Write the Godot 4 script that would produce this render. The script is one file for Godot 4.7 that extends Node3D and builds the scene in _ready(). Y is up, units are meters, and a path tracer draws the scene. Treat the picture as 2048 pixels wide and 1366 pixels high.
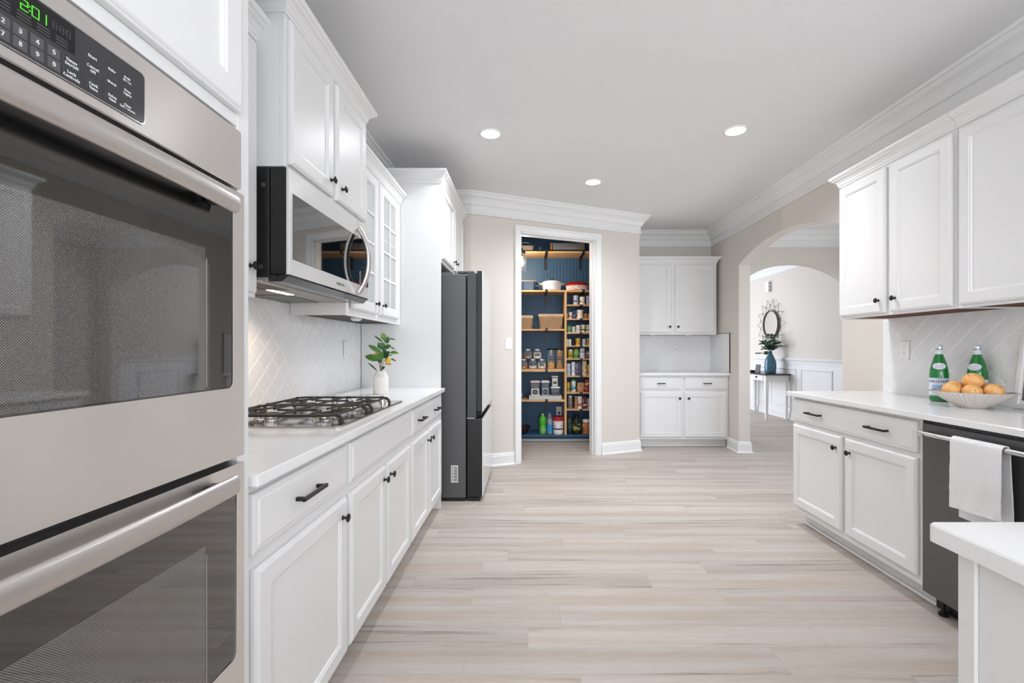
extends Node3D

# Axes: x to the right, y up, z towards the camera; "d" below is the distance away from the camera (z = -d).
const UP := Vector3.UP
const EYE := 1.207
const CEIL := 2.775
const XL := -1.27       # left wall
const XR := 2.455       # right wall
const DB := 6.1         # back wall of the nook and hall
const TOP := 0.914      # worktop height
var M: Dictionary[String, StandardMaterial3D] = {}
var used := {}
var rng := RandomNumberGenerator.new()


# ---------------------------------------------------------------- mesh building
class MB:
	var p := PackedVector3Array()
	var n := PackedVector3Array()
	var t := PackedVector2Array()
	var ix := PackedInt32Array()
	var xf := Transform3D.IDENTITY

	func _init(x := Transform3D.IDENTITY):
		xf = x

	func v(a: Vector3, m: Vector3, w := Vector2.ZERO) -> int:
		p.append(xf * a)
		n.append((xf.basis * m).normalized())
		t.append(w)
		return p.size() - 1

	func tri(a: int, b: int, c: int) -> void:
		var f := (p[b] - p[a]).cross(p[c] - p[a])
		if f.dot(n[a] + n[b] + n[c]) > 0.0:
			ix.append(a); ix.append(c); ix.append(b)
		else:
			ix.append(a); ix.append(b); ix.append(c)

	# a flat quad a, b, c, d (counter-clockwise from outside unless m is given)
	func quad(a: Vector3, b: Vector3, c: Vector3, d: Vector3, m := Vector3.ZERO, w := Rect2(0, 0, 1, 1)) -> MB:
		if m == Vector3.ZERO:
			m = (c - a).cross(d - b)
		var i := v(a, m, w.position)
		var j := v(b, m, Vector2(w.end.x, w.position.y))
		var k := v(c, m, w.end)
		var l := v(d, m, Vector2(w.position.x, w.end.y))
		tri(i, j, k)
		tri(i, k, l)
		return self

	func flat(pts: Array, m := Vector3.ZERO) -> void:
		if m == Vector3.ZERO:
			m = (pts[1] - pts[0]).cross(pts[2] - pts[0])
		var f := []
		for q in pts:
			f.append(v(q, m))
		for i in range(1, f.size() - 1):
			tri(f[0], f[i], f[i + 1])

	func box(x0: float, x1: float, y0: float, y1: float, z0: float, z1: float, b := 0.0) -> MB:
		var lo := Vector3(minf(x0, x1), minf(y0, y1), minf(z0, z1))
		var hi := Vector3(maxf(x0, x1), maxf(y0, y1), maxf(z0, z1))
		var c := (lo + hi) / 2.0
		var h := (hi - lo) / 2.0
		b = minf(b, minf(h.x, minf(h.y, h.z)) * 0.98)
		for a in 3:
			var a1: int = (a + 1) % 3
			var a2: int = (a + 2) % 3
			for s in [-1.0, 1.0]:
				var q := []
				for k in [[-1, -1], [1, -1], [1, 1], [-1, 1]]:
					var w := c
					w[a] += s * h[a]
					w[a1] += k[0] * (h[a1] - b)
					w[a2] += k[1] * (h[a2] - b)
					q.append(w)
				var m := Vector3.ZERO
				m[a] = s
				quad(q[0], q[1], q[2], q[3], m)
			if b > 0.0:
				for s1 in [-1.0, 1.0]:
					for s2 in [-1.0, 1.0]:
						var e := []
						for k in [[-1.0, 0], [1.0, 0], [1.0, 1], [-1.0, 1]]:
							var w := c
							w[a] += k[0] * (h[a] - b)
							w[a1] += s1 * (h[a1] - (b if k[1] else 0.0))
							w[a2] += s2 * (h[a2] - (0.0 if k[1] else b))
							e.append(w)
						var m := Vector3.ZERO
						m[a1] = s1
						m[a2] = s2
						quad(e[0], e[1], e[2], e[3], m)
		if b > 0.0:
			for sx in [-1.0, 1.0]:
				for sy in [-1.0, 1.0]:
					for sz in [-1.0, 1.0]:
						var s := Vector3(sx, sy, sz)
						var i := h - Vector3(b, b, b)
						flat([c + s * Vector3(h.x, i.y, i.z), c + s * Vector3(i.x, h.y, i.z), c + s * Vector3(i.x, i.y, h.z)], s)
		return self

	# nested rectangles given as [inset, z] from x0..x1, y0..y1; the last one is filled when fill is set
	func rings(x0: float, x1: float, y0: float, y1: float, prof: Array, fill := true) -> MB:
		var last := []
		for r in prof:
			var i: float = r[0]
			var now := [Vector3(x0 + i, y0 + i, r[1]), Vector3(x1 - i, y0 + i, r[1]), Vector3(x1 - i, y1 - i, r[1]), Vector3(x0 + i, y1 - i, r[1])]
			if last:
				for k in 4:
					quad(last[k], last[(k + 1) % 4], now[(k + 1) % 4], now[k])
			last = now
		if fill:
			quad(last[0], last[1], last[2], last[3], Vector3(0, 0, 1))
		return self

	# profile of Vector2(radius, height) turned round the y axis at c; squash makes it oval
	func lathe(prof: Array, c := Vector3.ZERO, seg := 24, squash := Vector2.ONE, from := 0.0, to := TAU) -> MB:
		var m := prof.size()
		var low: float = prof[0].y
		var high: float = prof[0].y
		for q in prof:
			low = minf(low, q.y)
			high = maxf(high, q.y)
		var tall := maxf(high - low, 1e-6)
		var sn := []
		for i in m - 1:
			var e: Vector2 = prof[i + 1] - prof[i]
			sn.append(Vector2(e.y, -e.x).normalized() if e.length() > 1e-7 else Vector2.RIGHT)
		for i in m - 1:
			var na: Vector2 = sn[i]
			var nb: Vector2 = sn[i]
			if i > 0 and sn[i - 1].dot(sn[i]) > 0.78:
				na = (sn[i - 1] + sn[i]).normalized()
			if i < m - 2 and sn[i + 1].dot(sn[i]) > 0.78:
				nb = (sn[i + 1] + sn[i]).normalized()
			var A: Vector2 = prof[i]
			var B: Vector2 = prof[i + 1]
			var row := []
			for k in seg + 1:
				var g := from + (to - from) * k / seg
				var cs := Vector3(sin(g) * squash.x, 0, cos(g) * squash.y)
				var cn := Vector3(sin(g) / squash.x, 0, cos(g) / squash.y).normalized()
				row.append(v(c + cs * A.x + UP * A.y, cn * na.x + UP * na.y, Vector2(float(k) / seg, (high - A.y) / tall)))
				row.append(v(c + cs * B.x + UP * B.y, cn * nb.x + UP * nb.y, Vector2(float(k) / seg, (high - B.y) / tall)))
			for k in seg:
				if A.x > 1e-6:
					tri(row[2 * k], row[2 * k + 2], row[2 * k + 1])
				if B.x > 1e-6:
					tri(row[2 * k + 1], row[2 * k + 2], row[2 * k + 3])
		return self

	# round bar through pts; r is a number or one radius per point; flatten squeezes it across the side axis
	func tube(pts: Array, r, sides := 8, closed := false, flatten := 1.0) -> MB:
		var m := pts.size()
		var rows := []
		var side := Vector3.ZERO
		for i in m:
			var a: Vector3 = pts[(i - 1 + m) % m] if closed or i > 0 else pts[0]
			var b: Vector3 = pts[(i + 1) % m] if closed or i < m - 1 else pts[m - 1]
			var w := (b - a).normalized()
			if side == Vector3.ZERO:
				side = w.cross(Vector3.UP if absf(w.y) < 0.9 else Vector3.RIGHT).normalized()
			side = (side - w * side.dot(w)).normalized()
			var other := w.cross(side)
			var rad: float = r[i] if r is Array else r
			var row := []
			for k in sides + 1:
				var g := TAU * k / sides
				var o := side * cos(g) * flatten + other * sin(g)
				row.append(v(pts[i] + o * rad, side * cos(g) / flatten + other * sin(g), Vector2(float(k) / sides, float(i) / maxi(1, m - 1))))
			rows.append(row)
		for i in (m if closed else m - 1):
			var A: Array = rows[i]
			var B: Array = rows[(i + 1) % m]
			for k in sides:
				tri(A[k], A[k + 1], B[k + 1])
				tri(A[k], B[k + 1], B[k])
		if not closed:
			for e in [0, m - 1]:
				var w: Vector3 = (pts[0] - pts[1] if e == 0 else pts[m - 1] - pts[m - 2]).normalized()
				var f := []
				for k in sides:
					f.append(xf.affine_inverse() * p[rows[e][k]])
				flat(f, w)
		return self

	func ball(c: Vector3, r: Vector3, u := 16, w := 10) -> MB:
		var rows := []
		for j in w + 1:
			var b := PI * j / w
			var row := []
			for i in u + 1:
				var a := TAU * i / u
				var q := Vector3(sin(b) * sin(a), cos(b), sin(b) * cos(a))
				row.append(v(c + q * r, q / r, Vector2(float(i) / u, float(j) / w)))
			rows.append(row)
		for j in w:
			for i in u:
				if j > 0:
					tri(rows[j][i], rows[j][i + 1], rows[j + 1][i])
				if j < w - 1:
					tri(rows[j][i + 1], rows[j + 1][i + 1], rows[j + 1][i])
		return self

	# outline in x, y pushed from z0 to z1; b chamfers the front edge (z1 side) of convex outlines
	func extr(poly: PackedVector2Array, z0: float, z1: float, b := 0.0, back := true) -> MB:
		if not Geometry2D.is_polygon_clockwise(poly):
			pass
		else:
			poly = poly.duplicate()
			poly.reverse()
		var m := poly.size()
		var inner := poly
		if b > 0.0:
			var off := Geometry2D.offset_polygon(poly, -b, Geometry2D.JOIN_MITER)
			inner = PackedVector2Array()
			for i in m:
				var e1 := (poly[i] - poly[(i - 1 + m) % m]).normalized()
				var e2 := (poly[(i + 1) % m] - poly[i]).normalized()
				var n1 := Vector2(-e1.y, e1.x)
				var n2 := Vector2(-e2.y, e2.x)
				inner.append(poly[i] + (n1 + n2) / maxf(0.35, 1.0 + n1.dot(n2)) * b)
		var s := signf(z1 - z0)
		for i in m:
			var j := (i + 1) % m
			var e := poly[j] - poly[i]
			var o := Vector3(e.y, -e.x, 0).normalized()
			var zb := z1 - s * b
			quad(Vector3(poly[i].x, poly[i].y, z0), Vector3(poly[j].x, poly[j].y, z0), Vector3(poly[j].x, poly[j].y, zb), Vector3(poly[i].x, poly[i].y, zb), o)
			if b > 0.0:
				quad(Vector3(poly[i].x, poly[i].y, zb), Vector3(poly[j].x, poly[j].y, zb), Vector3(inner[j].x, inner[j].y, z1), Vector3(inner[i].x, inner[i].y, z1), o + Vector3(0, 0, s))
		for side in ([0, 1] if back else [1]):
			var q := inner if side else poly
			var ids := Geometry2D.triangulate_polygon(q)
			var at := []
			for w in q:
				at.append(v(Vector3(w.x, w.y, z1 if side else z0), Vector3(0, 0, s if side else -s), w))
			for k in ids.size() / 3:
				tri(at[ids[3 * k]], at[ids[3 * k + 1]], at[ids[3 * k + 2]])
		return self

	# profile of Vector2(out, y) carried along a path in plan (x, d); out is to the right of the path when hand is -1
	func sweep(path: Array, prof: Array, hand := -1.0, closed := false) -> MB:
		var m := path.size()
		var outs := []
		for i in m:
			var ns := []
			for k in [[i - 1, i], [i, i + 1]]:
				if closed or (k[0] >= 0 and k[1] < m):
					var e: Vector2 = (path[k[1] % m] - path[(k[0] + m) % m]).normalized()
					ns.append(Vector2(-e.y, e.x) * hand)
			outs.append(ns[0] if ns.size() == 1 else (ns[0] + ns[1]) / maxf(0.2, 1.0 + ns[0].dot(ns[1])))
		for i in (m if closed else m - 1):
			var j := (i + 1) % m
			for k in prof.size() - 1:
				var a: Vector2 = path[i] + outs[i] * prof[k].x
				var b: Vector2 = path[j] + outs[j] * prof[k].x
				var c: Vector2 = path[j] + outs[j] * prof[k + 1].x
				var d: Vector2 = path[i] + outs[i] * prof[k + 1].x
				var e: Vector2 = (path[j] - path[i]).normalized()
				var o := Vector2(-e.y, e.x) * hand
				var s: Vector2 = prof[k + 1] - prof[k]
				quad(Vector3(a.x, prof[k].y, -a.y), Vector3(b.x, prof[k].y, -b.y), Vector3(c.x, prof[k + 1].y, -c.y), Vector3(d.x, prof[k + 1].y, -d.y), Vector3(o.x * s.y, -s.x, -o.y * s.y))
		if not closed:
			for i in [0, m - 1]:
				var e: Vector2 = (path[0] - path[1] if i == 0 else path[m - 1] - path[m - 2]).normalized()
				var ids := Geometry2D.triangulate_polygon(PackedVector2Array(prof))
				var at := []
				for w in prof:
					var q: Vector2 = path[i] + outs[i] * w.x
					at.append(v(Vector3(q.x, w.y, -q.y), Vector3(e.x, 0, -e.y)))
				for k in ids.size() / 3:
					tri(at[ids[3 * k]], at[ids[3 * k + 1]], at[ids[3 * k + 2]])
		return self

	# a surface through a grid of points, smooth
	func grid(rows: Array, flip := false) -> MB:
		var h := rows.size()
		var w: int = rows[0].size()
		var id := []
		for j in h:
			for i in w:
				var du: Vector3 = rows[j][mini(i + 1, w - 1)] - rows[j][maxi(i - 1, 0)]
				var dv: Vector3 = rows[mini(j + 1, h - 1)][i] - rows[maxi(j - 1, 0)][i]
				id.append(v(rows[j][i], du.cross(dv) * (-1.0 if flip else 1.0), Vector2(float(i) / (w - 1), float(j) / (h - 1))))
		for j in h - 1:
			for i in w - 1:
				tri(id[j * w + i], id[j * w + i + 1], id[j * w + w + i + 1])
				tri(id[j * w + i], id[j * w + w + i + 1], id[j * w + w + i])
		return self

	# lettering laid on the local x, y plane; bend > 0 wraps it round a cylinder of that radius about the y axis
	func text(s: String, at: Vector3, height: float, bend := 0.0, bold := true, stretch := 1.0) -> MB:
		var tm := TextMesh.new()
		var f := SystemFont.new()
		f.font_names = PackedStringArray(["Droid Sans"])
		f.font_weight = 700 if bold else 400
		tm.font = f
		tm.font_size = 48
		tm.pixel_size = height / 35.0
		tm.depth = 0.0003
		tm.curve_step = 2.0
		tm.text = s
		for k in tm.get_surface_count():
			var a := tm.surface_get_arrays(k)
			var ids := []
			for i in a[Mesh.ARRAY_VERTEX].size():
				var q: Vector3 = a[Mesh.ARRAY_VERTEX][i]
				var m: Vector3 = a[Mesh.ARRAY_NORMAL][i]
				q.x *= stretch
				if bend > 0.0:
					var g: float = (q.x + at.x) / bend
					ids.append(v(Vector3(sin(g) * (bend + q.z + 0.0003), q.y + at.y, cos(g) * (bend + q.z + 0.0003)), m.rotated(UP, g)))
				else:
					ids.append(v(q + at, m))
			var idx = a[Mesh.ARRAY_INDEX]
			if idx == null or idx.size() == 0:
				idx = range(ids.size())
			for i in idx.size() / 3:
				tri(ids[idx[3 * i]], ids[idx[3 * i + 1]], ids[idx[3 * i + 2]])
		return self

	func join(o: MB) -> MB:
		var at := p.size()
		p.append_array(o.p)
		n.append_array(o.n)
		t.append_array(o.t)
		for i in o.ix:
			ix.append(i + at)
		return self

	func mesh(from := Vector3.ZERO) -> ArrayMesh:
		var a := []
		a.resize(Mesh.ARRAY_MAX)
		var q := p
		if from != Vector3.ZERO:
			q = PackedVector3Array()
			for w in p:
				q.append(w - from)
		a[Mesh.ARRAY_VERTEX] = q
		a[Mesh.ARRAY_NORMAL] = n
		a[Mesh.ARRAY_TEX_UV] = t
		a[Mesh.ARRAY_INDEX] = ix
		var am := ArrayMesh.new()
		am.add_surface_from_arrays(Mesh.PRIMITIVE_TRIANGLES, a)
		return am


# ---------------------------------------------------------------- nodes
func V(x: float, y: float, d: float) -> Vector3:
	return Vector3(x, y, -d)


# local x to the right, y up, z outwards for someone looking at a face whose outward normal is n
func facing(o: Vector3, n: Vector3) -> Transform3D:
	return Transform3D(Basis(UP.cross(n), UP, n), o)


func numbered(s: String) -> String:
	used[s] = used.get(s, -1) + 1
	return s if used[s] == 0 else "%s_%03d" % [s, used[s]]


func tag(o: Node, label: String, category: String, group := "") -> Node:
	o.set_meta("label", label)
	o.set_meta("category", category)
	if group:
		o.set_meta("group", group)
	return o


func thing(called: String, label: String, category: String, at: Vector3, group := "") -> Node3D:
	var o := Node3D.new()
	o.name = numbered(called)
	add_child(o)
	o.position = at
	tag(o, label, category, group)
	return o


func place_of(o: Node) -> Vector3:
	var s := Vector3.ZERO
	while o != self and o is Node3D:
		s += o.position
		o = o.get_parent()
	return s


func part(called: String, mb: MB, mat: Material, parent: Node) -> MeshInstance3D:
	var o := MeshInstance3D.new()
	o.name = called
	o.mesh = mb.mesh(place_of(parent))
	o.material_override = mat
	parent.add_child(o, true)
	return o


func shared(called: String, mesh: Mesh, mat: Material, parent: Node, at: Transform3D) -> MeshInstance3D:
	var o := MeshInstance3D.new()
	o.name = called
	o.mesh = mesh
	o.material_override = mat
	o.transform = at
	parent.add_child(o, true)
	return o


func solo(called: String, mb: MB, mat: Material, label: String, category: String, at: Vector3, group := "") -> MeshInstance3D:
	var o := MeshInstance3D.new()
	o.name = numbered(called)
	o.mesh = mb.mesh(at)
	o.position = at
	o.material_override = mat
	add_child(o)
	tag(o, label, category, group)
	return o


func struct(called: String, mb: MB, mat: Material) -> MeshInstance3D:
	var o := MeshInstance3D.new()
	o.name = called
	o.mesh = mb.mesh()
	o.material_override = mat
	o.set_meta("kind", "structure")
	add_child(o, true)
	return o


# ---------------------------------------------------------------- materials
func mat(called: String, color, rough := 0.5, metal := 0.0, more := {}) -> StandardMaterial3D:
	var m := StandardMaterial3D.new()
	m.resource_name = called
	m.albedo_color = Color(color) if color is String else color
	m.roughness = rough
	m.metallic = metal
	for k in more:
		m.set(k, more[k])
	M[called] = m
	return m


func noise_tex(freq: float, seed_: int, ramp: Array, size := 256, octaves := 4) -> NoiseTexture2D:
	var f := FastNoiseLite.new()
	f.seed = seed_
	f.frequency = freq
	f.fractal_octaves = octaves
	var t := NoiseTexture2D.new()
	t.width = size
	t.height = size
	t.seamless = true
	t.noise = f
	if ramp:
		var g := Gradient.new()
		g.offsets = PackedFloat32Array(ramp[0])
		var cs := PackedColorArray()
		for c in ramp[1]:
			cs.append(Color(c))
		g.colors = cs
		t.color_ramp = g
	return t


# one floor board: pale greige oak, long streaks of brown grain, a knot or two
func board_image(k: int) -> ImageTexture:
	var w := 1024
	var h := 112
	var im := Image.create(w, h, false, Image.FORMAT_RGB8)
	var a := FastNoiseLite.new()
	a.seed = 11 + k
	a.frequency = 0.012
	a.fractal_octaves = 4
	var b := FastNoiseLite.new()
	b.seed = 91 + k
	b.frequency = 0.02
	b.fractal_octaves = 3
	var light := Color("c2bbb4")
	var warm := Color("b6a99c")
	var dark := Color("83766b")
	var knots := []
	if k % 2 == 0:
		knots.append(Vector2(rng.randf_range(150, 870), rng.randf_range(22, 88)))
	for y in h:
		for x in w:
			var yy := float(y) + 5.0 * a.get_noise_2d(x * 0.25, y * 0.3 + 70)
			var dk := 0.0
			for q in knots:
				var dx: float = (x - q.x) / 40.0
				var dy: float = (y - q.y) / 7.0
				var rr := dx * dx + dy * dy
				yy += signf(dy) * 6.0 * exp(-rr)
				var s: float = Vector2((x - q.x) / 10.0, (y - q.y) / 4.0).length() + 0.5 * b.get_noise_2d(x * 6, y * 12)
				dk += 0.5 * exp(-pow((s - 0.9) * 2.4, 2.0)) * (0.5 + 0.8 * b.get_noise_2d(x * 9, y * 9))
			var g := a.get_noise_2d(x * 0.075, yy * 3.4 + 300 * k)
			var f := b.get_noise_2d(x * 0.4, yy * 17.0)
			var ln := pow(1.0 - absf(b.get_noise_2d(x * 0.05 + 500, yy * 2.6)), 16.0) * smoothstep(-0.1, 0.35, a.get_noise_2d(x * 0.12, yy * 0.8 + 77))
			var c := light.lerp(warm, clampf(0.4 + 1.0 * a.get_noise_2d(x * 0.05 + 900, yy * 1.2), 0, 1))
			var calm := smoothstep(-0.05, 0.32, b.get_noise_2d(x * 0.03 + 40, yy * 0.55 + 900))
			c = c.lerp(dark, clampf((smoothstep(0.1, 0.5, g) * (0.55 + 0.6 * f) * 0.85 + ln * 0.5) * calm + dk, 0, 0.85))
			c = c * (1.0 + 0.06 * f) * (1.0 + 0.03 * (k - 2.5) / 2.5)
			im.set_pixel(x, y, c)
	return ImageTexture.create_from_image(im)


func wood(called: String, light: String, dark: String, rough := 0.5) -> StandardMaterial3D:
	var t := noise_tex(0.02, used.size() + 5, [[0.3, 0.5, 0.62], [light, light, dark]], 256, 3)
	return mat(called, Color.WHITE, rough, 0.0, {"albedo_texture": t, "uv1_triplanar": true, "uv1_scale": Vector3(0.7, 7, 7), "uv1_triplanar_sharpness": 8.0})


# printed paper: a ground colour, a band, blots of a few colours and rows of small marks
func print_tex(ground: String, band: String, ink: String, blot: String, k: int) -> ImageTexture:
	var im := Image.create(96, 64, false, Image.FORMAT_RGB8)
	im.fill(Color(ground))
	var r := RandomNumberGenerator.new()
	r.seed = k * 77 + 3
	for rep in 3:
		var x0 := rep * 32
		var floral := ground == band
		if not floral:
			im.fill_rect(Rect2i(x0, 34 + r.randi() % 8, 32, 10), Color(band))
		for i in (30 if floral else 7):
			var c := Vector2(x0 + r.randf() * 32, r.randf() * 64) if floral else Vector2(x0 + 16 + r.randf_range(-9, 9), 38 + r.randf_range(-12, 14))
			var rad := r.randf_range(1, 3.2) if floral else r.randf_range(2, 5)
			for y in range(maxi(0, int(c.y - rad)), mini(64, int(c.y + rad))):
				for x in range(maxi(0, int(c.x - rad)), mini(96, int(c.x + rad))):
					if Vector2(x, y).distance_to(c) < rad:
						im.set_pixel(x, y, Color(blot).lerp(Color(ink), r.randf() * 0.3))
		for row in (0 if floral else 2):
			for i in 6:
				im.fill_rect(Rect2i(x0 + 7 + i * 3, 12 + row * 8, 2, 3 + r.randi() % 3), Color(ink))
	return ImageTexture.create_from_image(im)


func paper(called: String, ground: String, band: String, ink: String, blot: String, k: int) -> StandardMaterial3D:
	return mat(called, Color.WHITE, 0.45, 0.0, {"albedo_texture": print_tex(ground, band, ink, blot, k)})


func make_materials() -> void:
	mat("white paint", "ebebea", 0.36)
	mat("trim paint", "ededec", 0.4)
	mat("wall paint", "dcd6cd", 0.75)
	mat("ceiling paint", "eeeeee", 0.85)
	mat("inside", "e2e2e0", 0.6)
	mat("quartz", Color.WHITE, 0.13, 0.0, {"albedo_texture": noise_tex(0.006, 3, [[0.0, 0.47, 0.5, 0.53, 1.0], ["f4f4f3", "f4f4f3", "efefee", "f4f4f3", "f2f2f1"]], 512, 5), "uv1_triplanar": true, "uv1_scale": Vector3(1.1, 1.1, 1.1)})
	mat("tile", "f0f0f0", 0.12)
	mat("grout", "fafafa", 0.8)
	mat("shadow gap", "2c2b2a", 0.6)
	mat("bronze", "1f1e1d", 0.38, 0.35)
	mat("black plastic", "161616", 0.42)
	mat("black gloss", "0b0b0c", 0.06)
	mat("black glass", "101011", 0.03, 0.0, {"metallic_specular": 0.75, "clearcoat_enabled": true, "clearcoat": 1.0, "clearcoat_roughness": 0.02})
	mat("panel glass", "39393b", 0.12, 0.0, {"metallic_specular": 0.5})
	mat("key print", "e6e6e6", 0.5)
	mat("key dim", "565558", 0.4)
	mat("clock", "4fc22d", 0.5, 0.0, {"emission_enabled": true, "emission": Color("4fd02a"), "emission_energy_multiplier": 0.45})
	mat("steel", "e8e5e2", 0.3, 1.0, {"anisotropy_enabled": true, "anisotropy": -0.8})
	mat("handle steel", "d2cecb", 0.34, 1.0)
	mat("chrome", "d6d6d6", 0.12, 1.0)
	mat("pale steel", "e4e4e3", 0.22, 0.25)
	mat("dark steel", "6b6b6b", 0.36, 0.75)
	mat("fridge side", "616161", 0.48, 0.35)
	mat("fridge edge", "4a4a4a", 0.4, 0.4)
	mat("fridge face", "dcdedf", 0.06)
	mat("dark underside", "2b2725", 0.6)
	mat("vent", "a5a29e", 0.5, 0.6)
	mat("filter", "7d7b79", 0.55, 0.5)
	mat("iron", "272523", 0.6)
	mat("cooktop", "dedad6", 0.13, 1.0)
	mat("cream ceramic", "ece8e2", 0.5)
	mat("stem", "8a7a4e", 0.7)
	mat("leaf", "45762c", 0.4, 0.0, {"backlight_enabled": true, "backlight": Color("2b3a14")})
	mat("leaf blue", "3b6a3f", 0.4, 0.0, {"backlight_enabled": true, "backlight": Color("1b2a1a")})
	mat("leaf dark", "27492d", 0.45)
	mat("leaf light", "6c9440", 0.4, 0.0, {"backlight_enabled": true, "backlight": Color("35451a")})
	mat("lemon", "e2b53c", 0.45)
	mat("orange", Color.WHITE, 0.42, 0.0, {"albedo_texture": noise_tex(0.02, 8, [[0.3, 0.7], ["f0b067", "f5c17e"]], 128, 3), "heightmap_enabled": true, "heightmap_texture": noise_tex(0.16, 9, [], 256, 2), "heightmap_scale": 0.05, "uv1_scale": Vector3(2, 1, 1)})
	mat("orange stem", "a8843c", 0.7)
	mat("green glass", Color(0.03, 0.42, 0.1, 0.0), 0.02, 0.0, {"refraction_enabled": true, "refraction_scale": 0.05})
	mat("bottle green", "1b7a36", 0.05, 0.0, {"metallic_specular": 0.6})
	mat("label paper", "dfe5ee", 0.55)
	mat("label ink", "2b3a5c", 0.6)
	mat("label blue", "9fb6d6", 0.6)
	mat("label red", "c0405a", 0.6)
	mat("foil", "d9dce2", 0.3, 0.6)
	mat("bowl", "d2cbc3", 0.3)
	mat("bowl tip", "3a2733", 0.5)
	mat("print", Color.WHITE, 0.4, 0.0, {"albedo_texture": noise_tex(0.03, 21, [[0.2, 0.5, 0.8], ["4b4150", "6d6069", "8d8288"]], 128, 3)})
	mat("towel", "fafafa", 0.95, 0.0, {"heightmap_enabled": true, "heightmap_texture": noise_tex(0.3, 4, [], 256, 2), "heightmap_scale": 0.22, "uv1_triplanar": true, "uv1_scale": Vector3(7, 7, 7), "rim_enabled": true, "rim": 0.4})
	mat("plate", "f2f1ef", 0.35)
	mat("slot pale", "a9a7a3", 0.6)
	mat("slot", "3b3a39", 0.6)
	mat("lamp glow", "ffffff", 0.5, 0.0, {"emission_enabled": true, "emission": Color("fff8ee"), "emission_energy_multiplier": 4.0})
	mat("bulb glow", "ffffff", 0.5, 0.0, {"emission_enabled": true, "emission": Color("ffdcae"), "emission_energy_multiplier": 5.0})
	mat("clear glass", Color(1, 1, 1, 0.05), 0.0, 0.0, {"transparency": BaseMaterial3D.TRANSPARENCY_ALPHA})
	mat("lamp glass", Color(1, 1, 1, 0.003), 0.0, 0.0, {"transparency": BaseMaterial3D.TRANSPARENCY_ALPHA})
	mat("jar glass", Color(0.92, 0.95, 0.95, 0.1), 0.0, 0.0, {"transparency": BaseMaterial3D.TRANSPARENCY_ALPHA})
	mat("door glass", Color(0.9, 0.92, 0.91, 0.3), 0.05, 0.0, {"transparency": BaseMaterial3D.TRANSPARENCY_ALPHA})
	mat("navy", "2d5878", 0.5)
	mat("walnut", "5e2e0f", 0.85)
	wood("pine", "e3b883", "d3a26a")
	mat("teal glaze", "3f6c80", 0.12)
	mat("black top", "1c1b1d", 0.25)
	mat("mirror", "f0f0f0", 0.02, 1.0)
	mat("wire", "57524c", 0.45, 0.6)
	mat("sticker", "e4e4e2", 0.5)
	mat("cord", "b09a78", 0.6)
	# the perforated screen behind the oven glass
	var dots := Image.create(32, 32, false, Image.FORMAT_RGB8)
	for y in 32:
		for x in 32:
			var best := 99.0
			for c in [Vector2(8, 8), Vector2(24, 24), Vector2(40, 8), Vector2(-8, 24), Vector2(8, 40), Vector2(24, -8)]:
				best = minf(best, Vector2(x + 0.5, y + 0.5).distance_to(c))
			dots.set_pixel(x, y, Color("2b2b2a").lerp(Color("8b8884"), smoothstep(8.0, 5.0, best)))
	mat("oven screen", Color.WHITE, 0.03, 0.0, {"albedo_texture": ImageTexture.create_from_image(dots), "metallic_specular": 0.75, "clearcoat_enabled": true, "clearcoat": 1.0, "clearcoat_roughness": 0.02})
	for q in [["grain", "a9743f"], ["flour", "e6dfd2"], ["nuts", "b08a60"], ["pasta", "d9a02e"], ["sugar", "8b95a6"], ["coffee", "2c2420"], ["whitewash", "cfcdc8"], ["lid blush", "e3d4d0"], ["p pale cup", "b7c7d6"], ["kraft rim", "b9a27c"], ["taupe metal", "6a5a50"], ["dark bowl", "33211b"], ["cap pale", "a9d08a"], ["cyan label", "2a93cf"], ["lid red", "b81c24"], ["lid yellow", "cfa83a"], ["cap green", "1f8a4a"], ["cap blue", "2d4f8a"], ["wicker", "c9a983"], ["wicker dark", "8a6a48"], ["linen", "cdb18f"]]:
		mat(q[0], q[1], 0.55)
	for q in [["blue enamel", "22314e"], ["white enamel", "e6e8ea"], ["red enamel", "a8151d"], ["bottle navy", "1a2740"], ["lime plastic", "4fb32c"]]:
		mat(q[0], q[1], 0.12)
	mat("copper", "c98a62", 0.3, 0.8)
	for q in [["p shaker", "e6ecec", "4a93c0", "3f8a6a", "3f86b8", 41], ["p tin", "8d8780", "6e6862", "4c4742", "a39c94", 42], ["p oil", "2a3a36", "2d5a7a", "c99a2e", "3a6a8a", 43], ["p jug", "1e2a1e", "b8a83c", "2f6a3a", "d9c25a", 44], ["p floral blue", "d9dce2", "7f93b8", "5a6a94", "c8a070", 45]]:
		paper(q[0], q[1], q[2], q[3], q[4], q[5])
	for k in 6:
		mat("board %d" % k, Color.WHITE, 0.5, 0.0, {"albedo_texture": board_image(k)})


# ---------------------------------------------------------------- light
func area(called: String, at: Vector3, towards: Vector3, size: Vector2, energy: float, color := Color.WHITE) -> void:
	var l := AreaLight3D.new()
	l.name = called
	l.area_size = size
	l.area_normalize_energy = true
	l.light_energy = energy
	l.light_color = color
	l.area_range = 20.0
	l.shadow_enabled = true
	add_child(l)
	l.look_at_from_position(at, at + towards * Vector3(1, 1, 1), UP if absf(towards.y) < 0.9 else Vector3.BACK)


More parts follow.
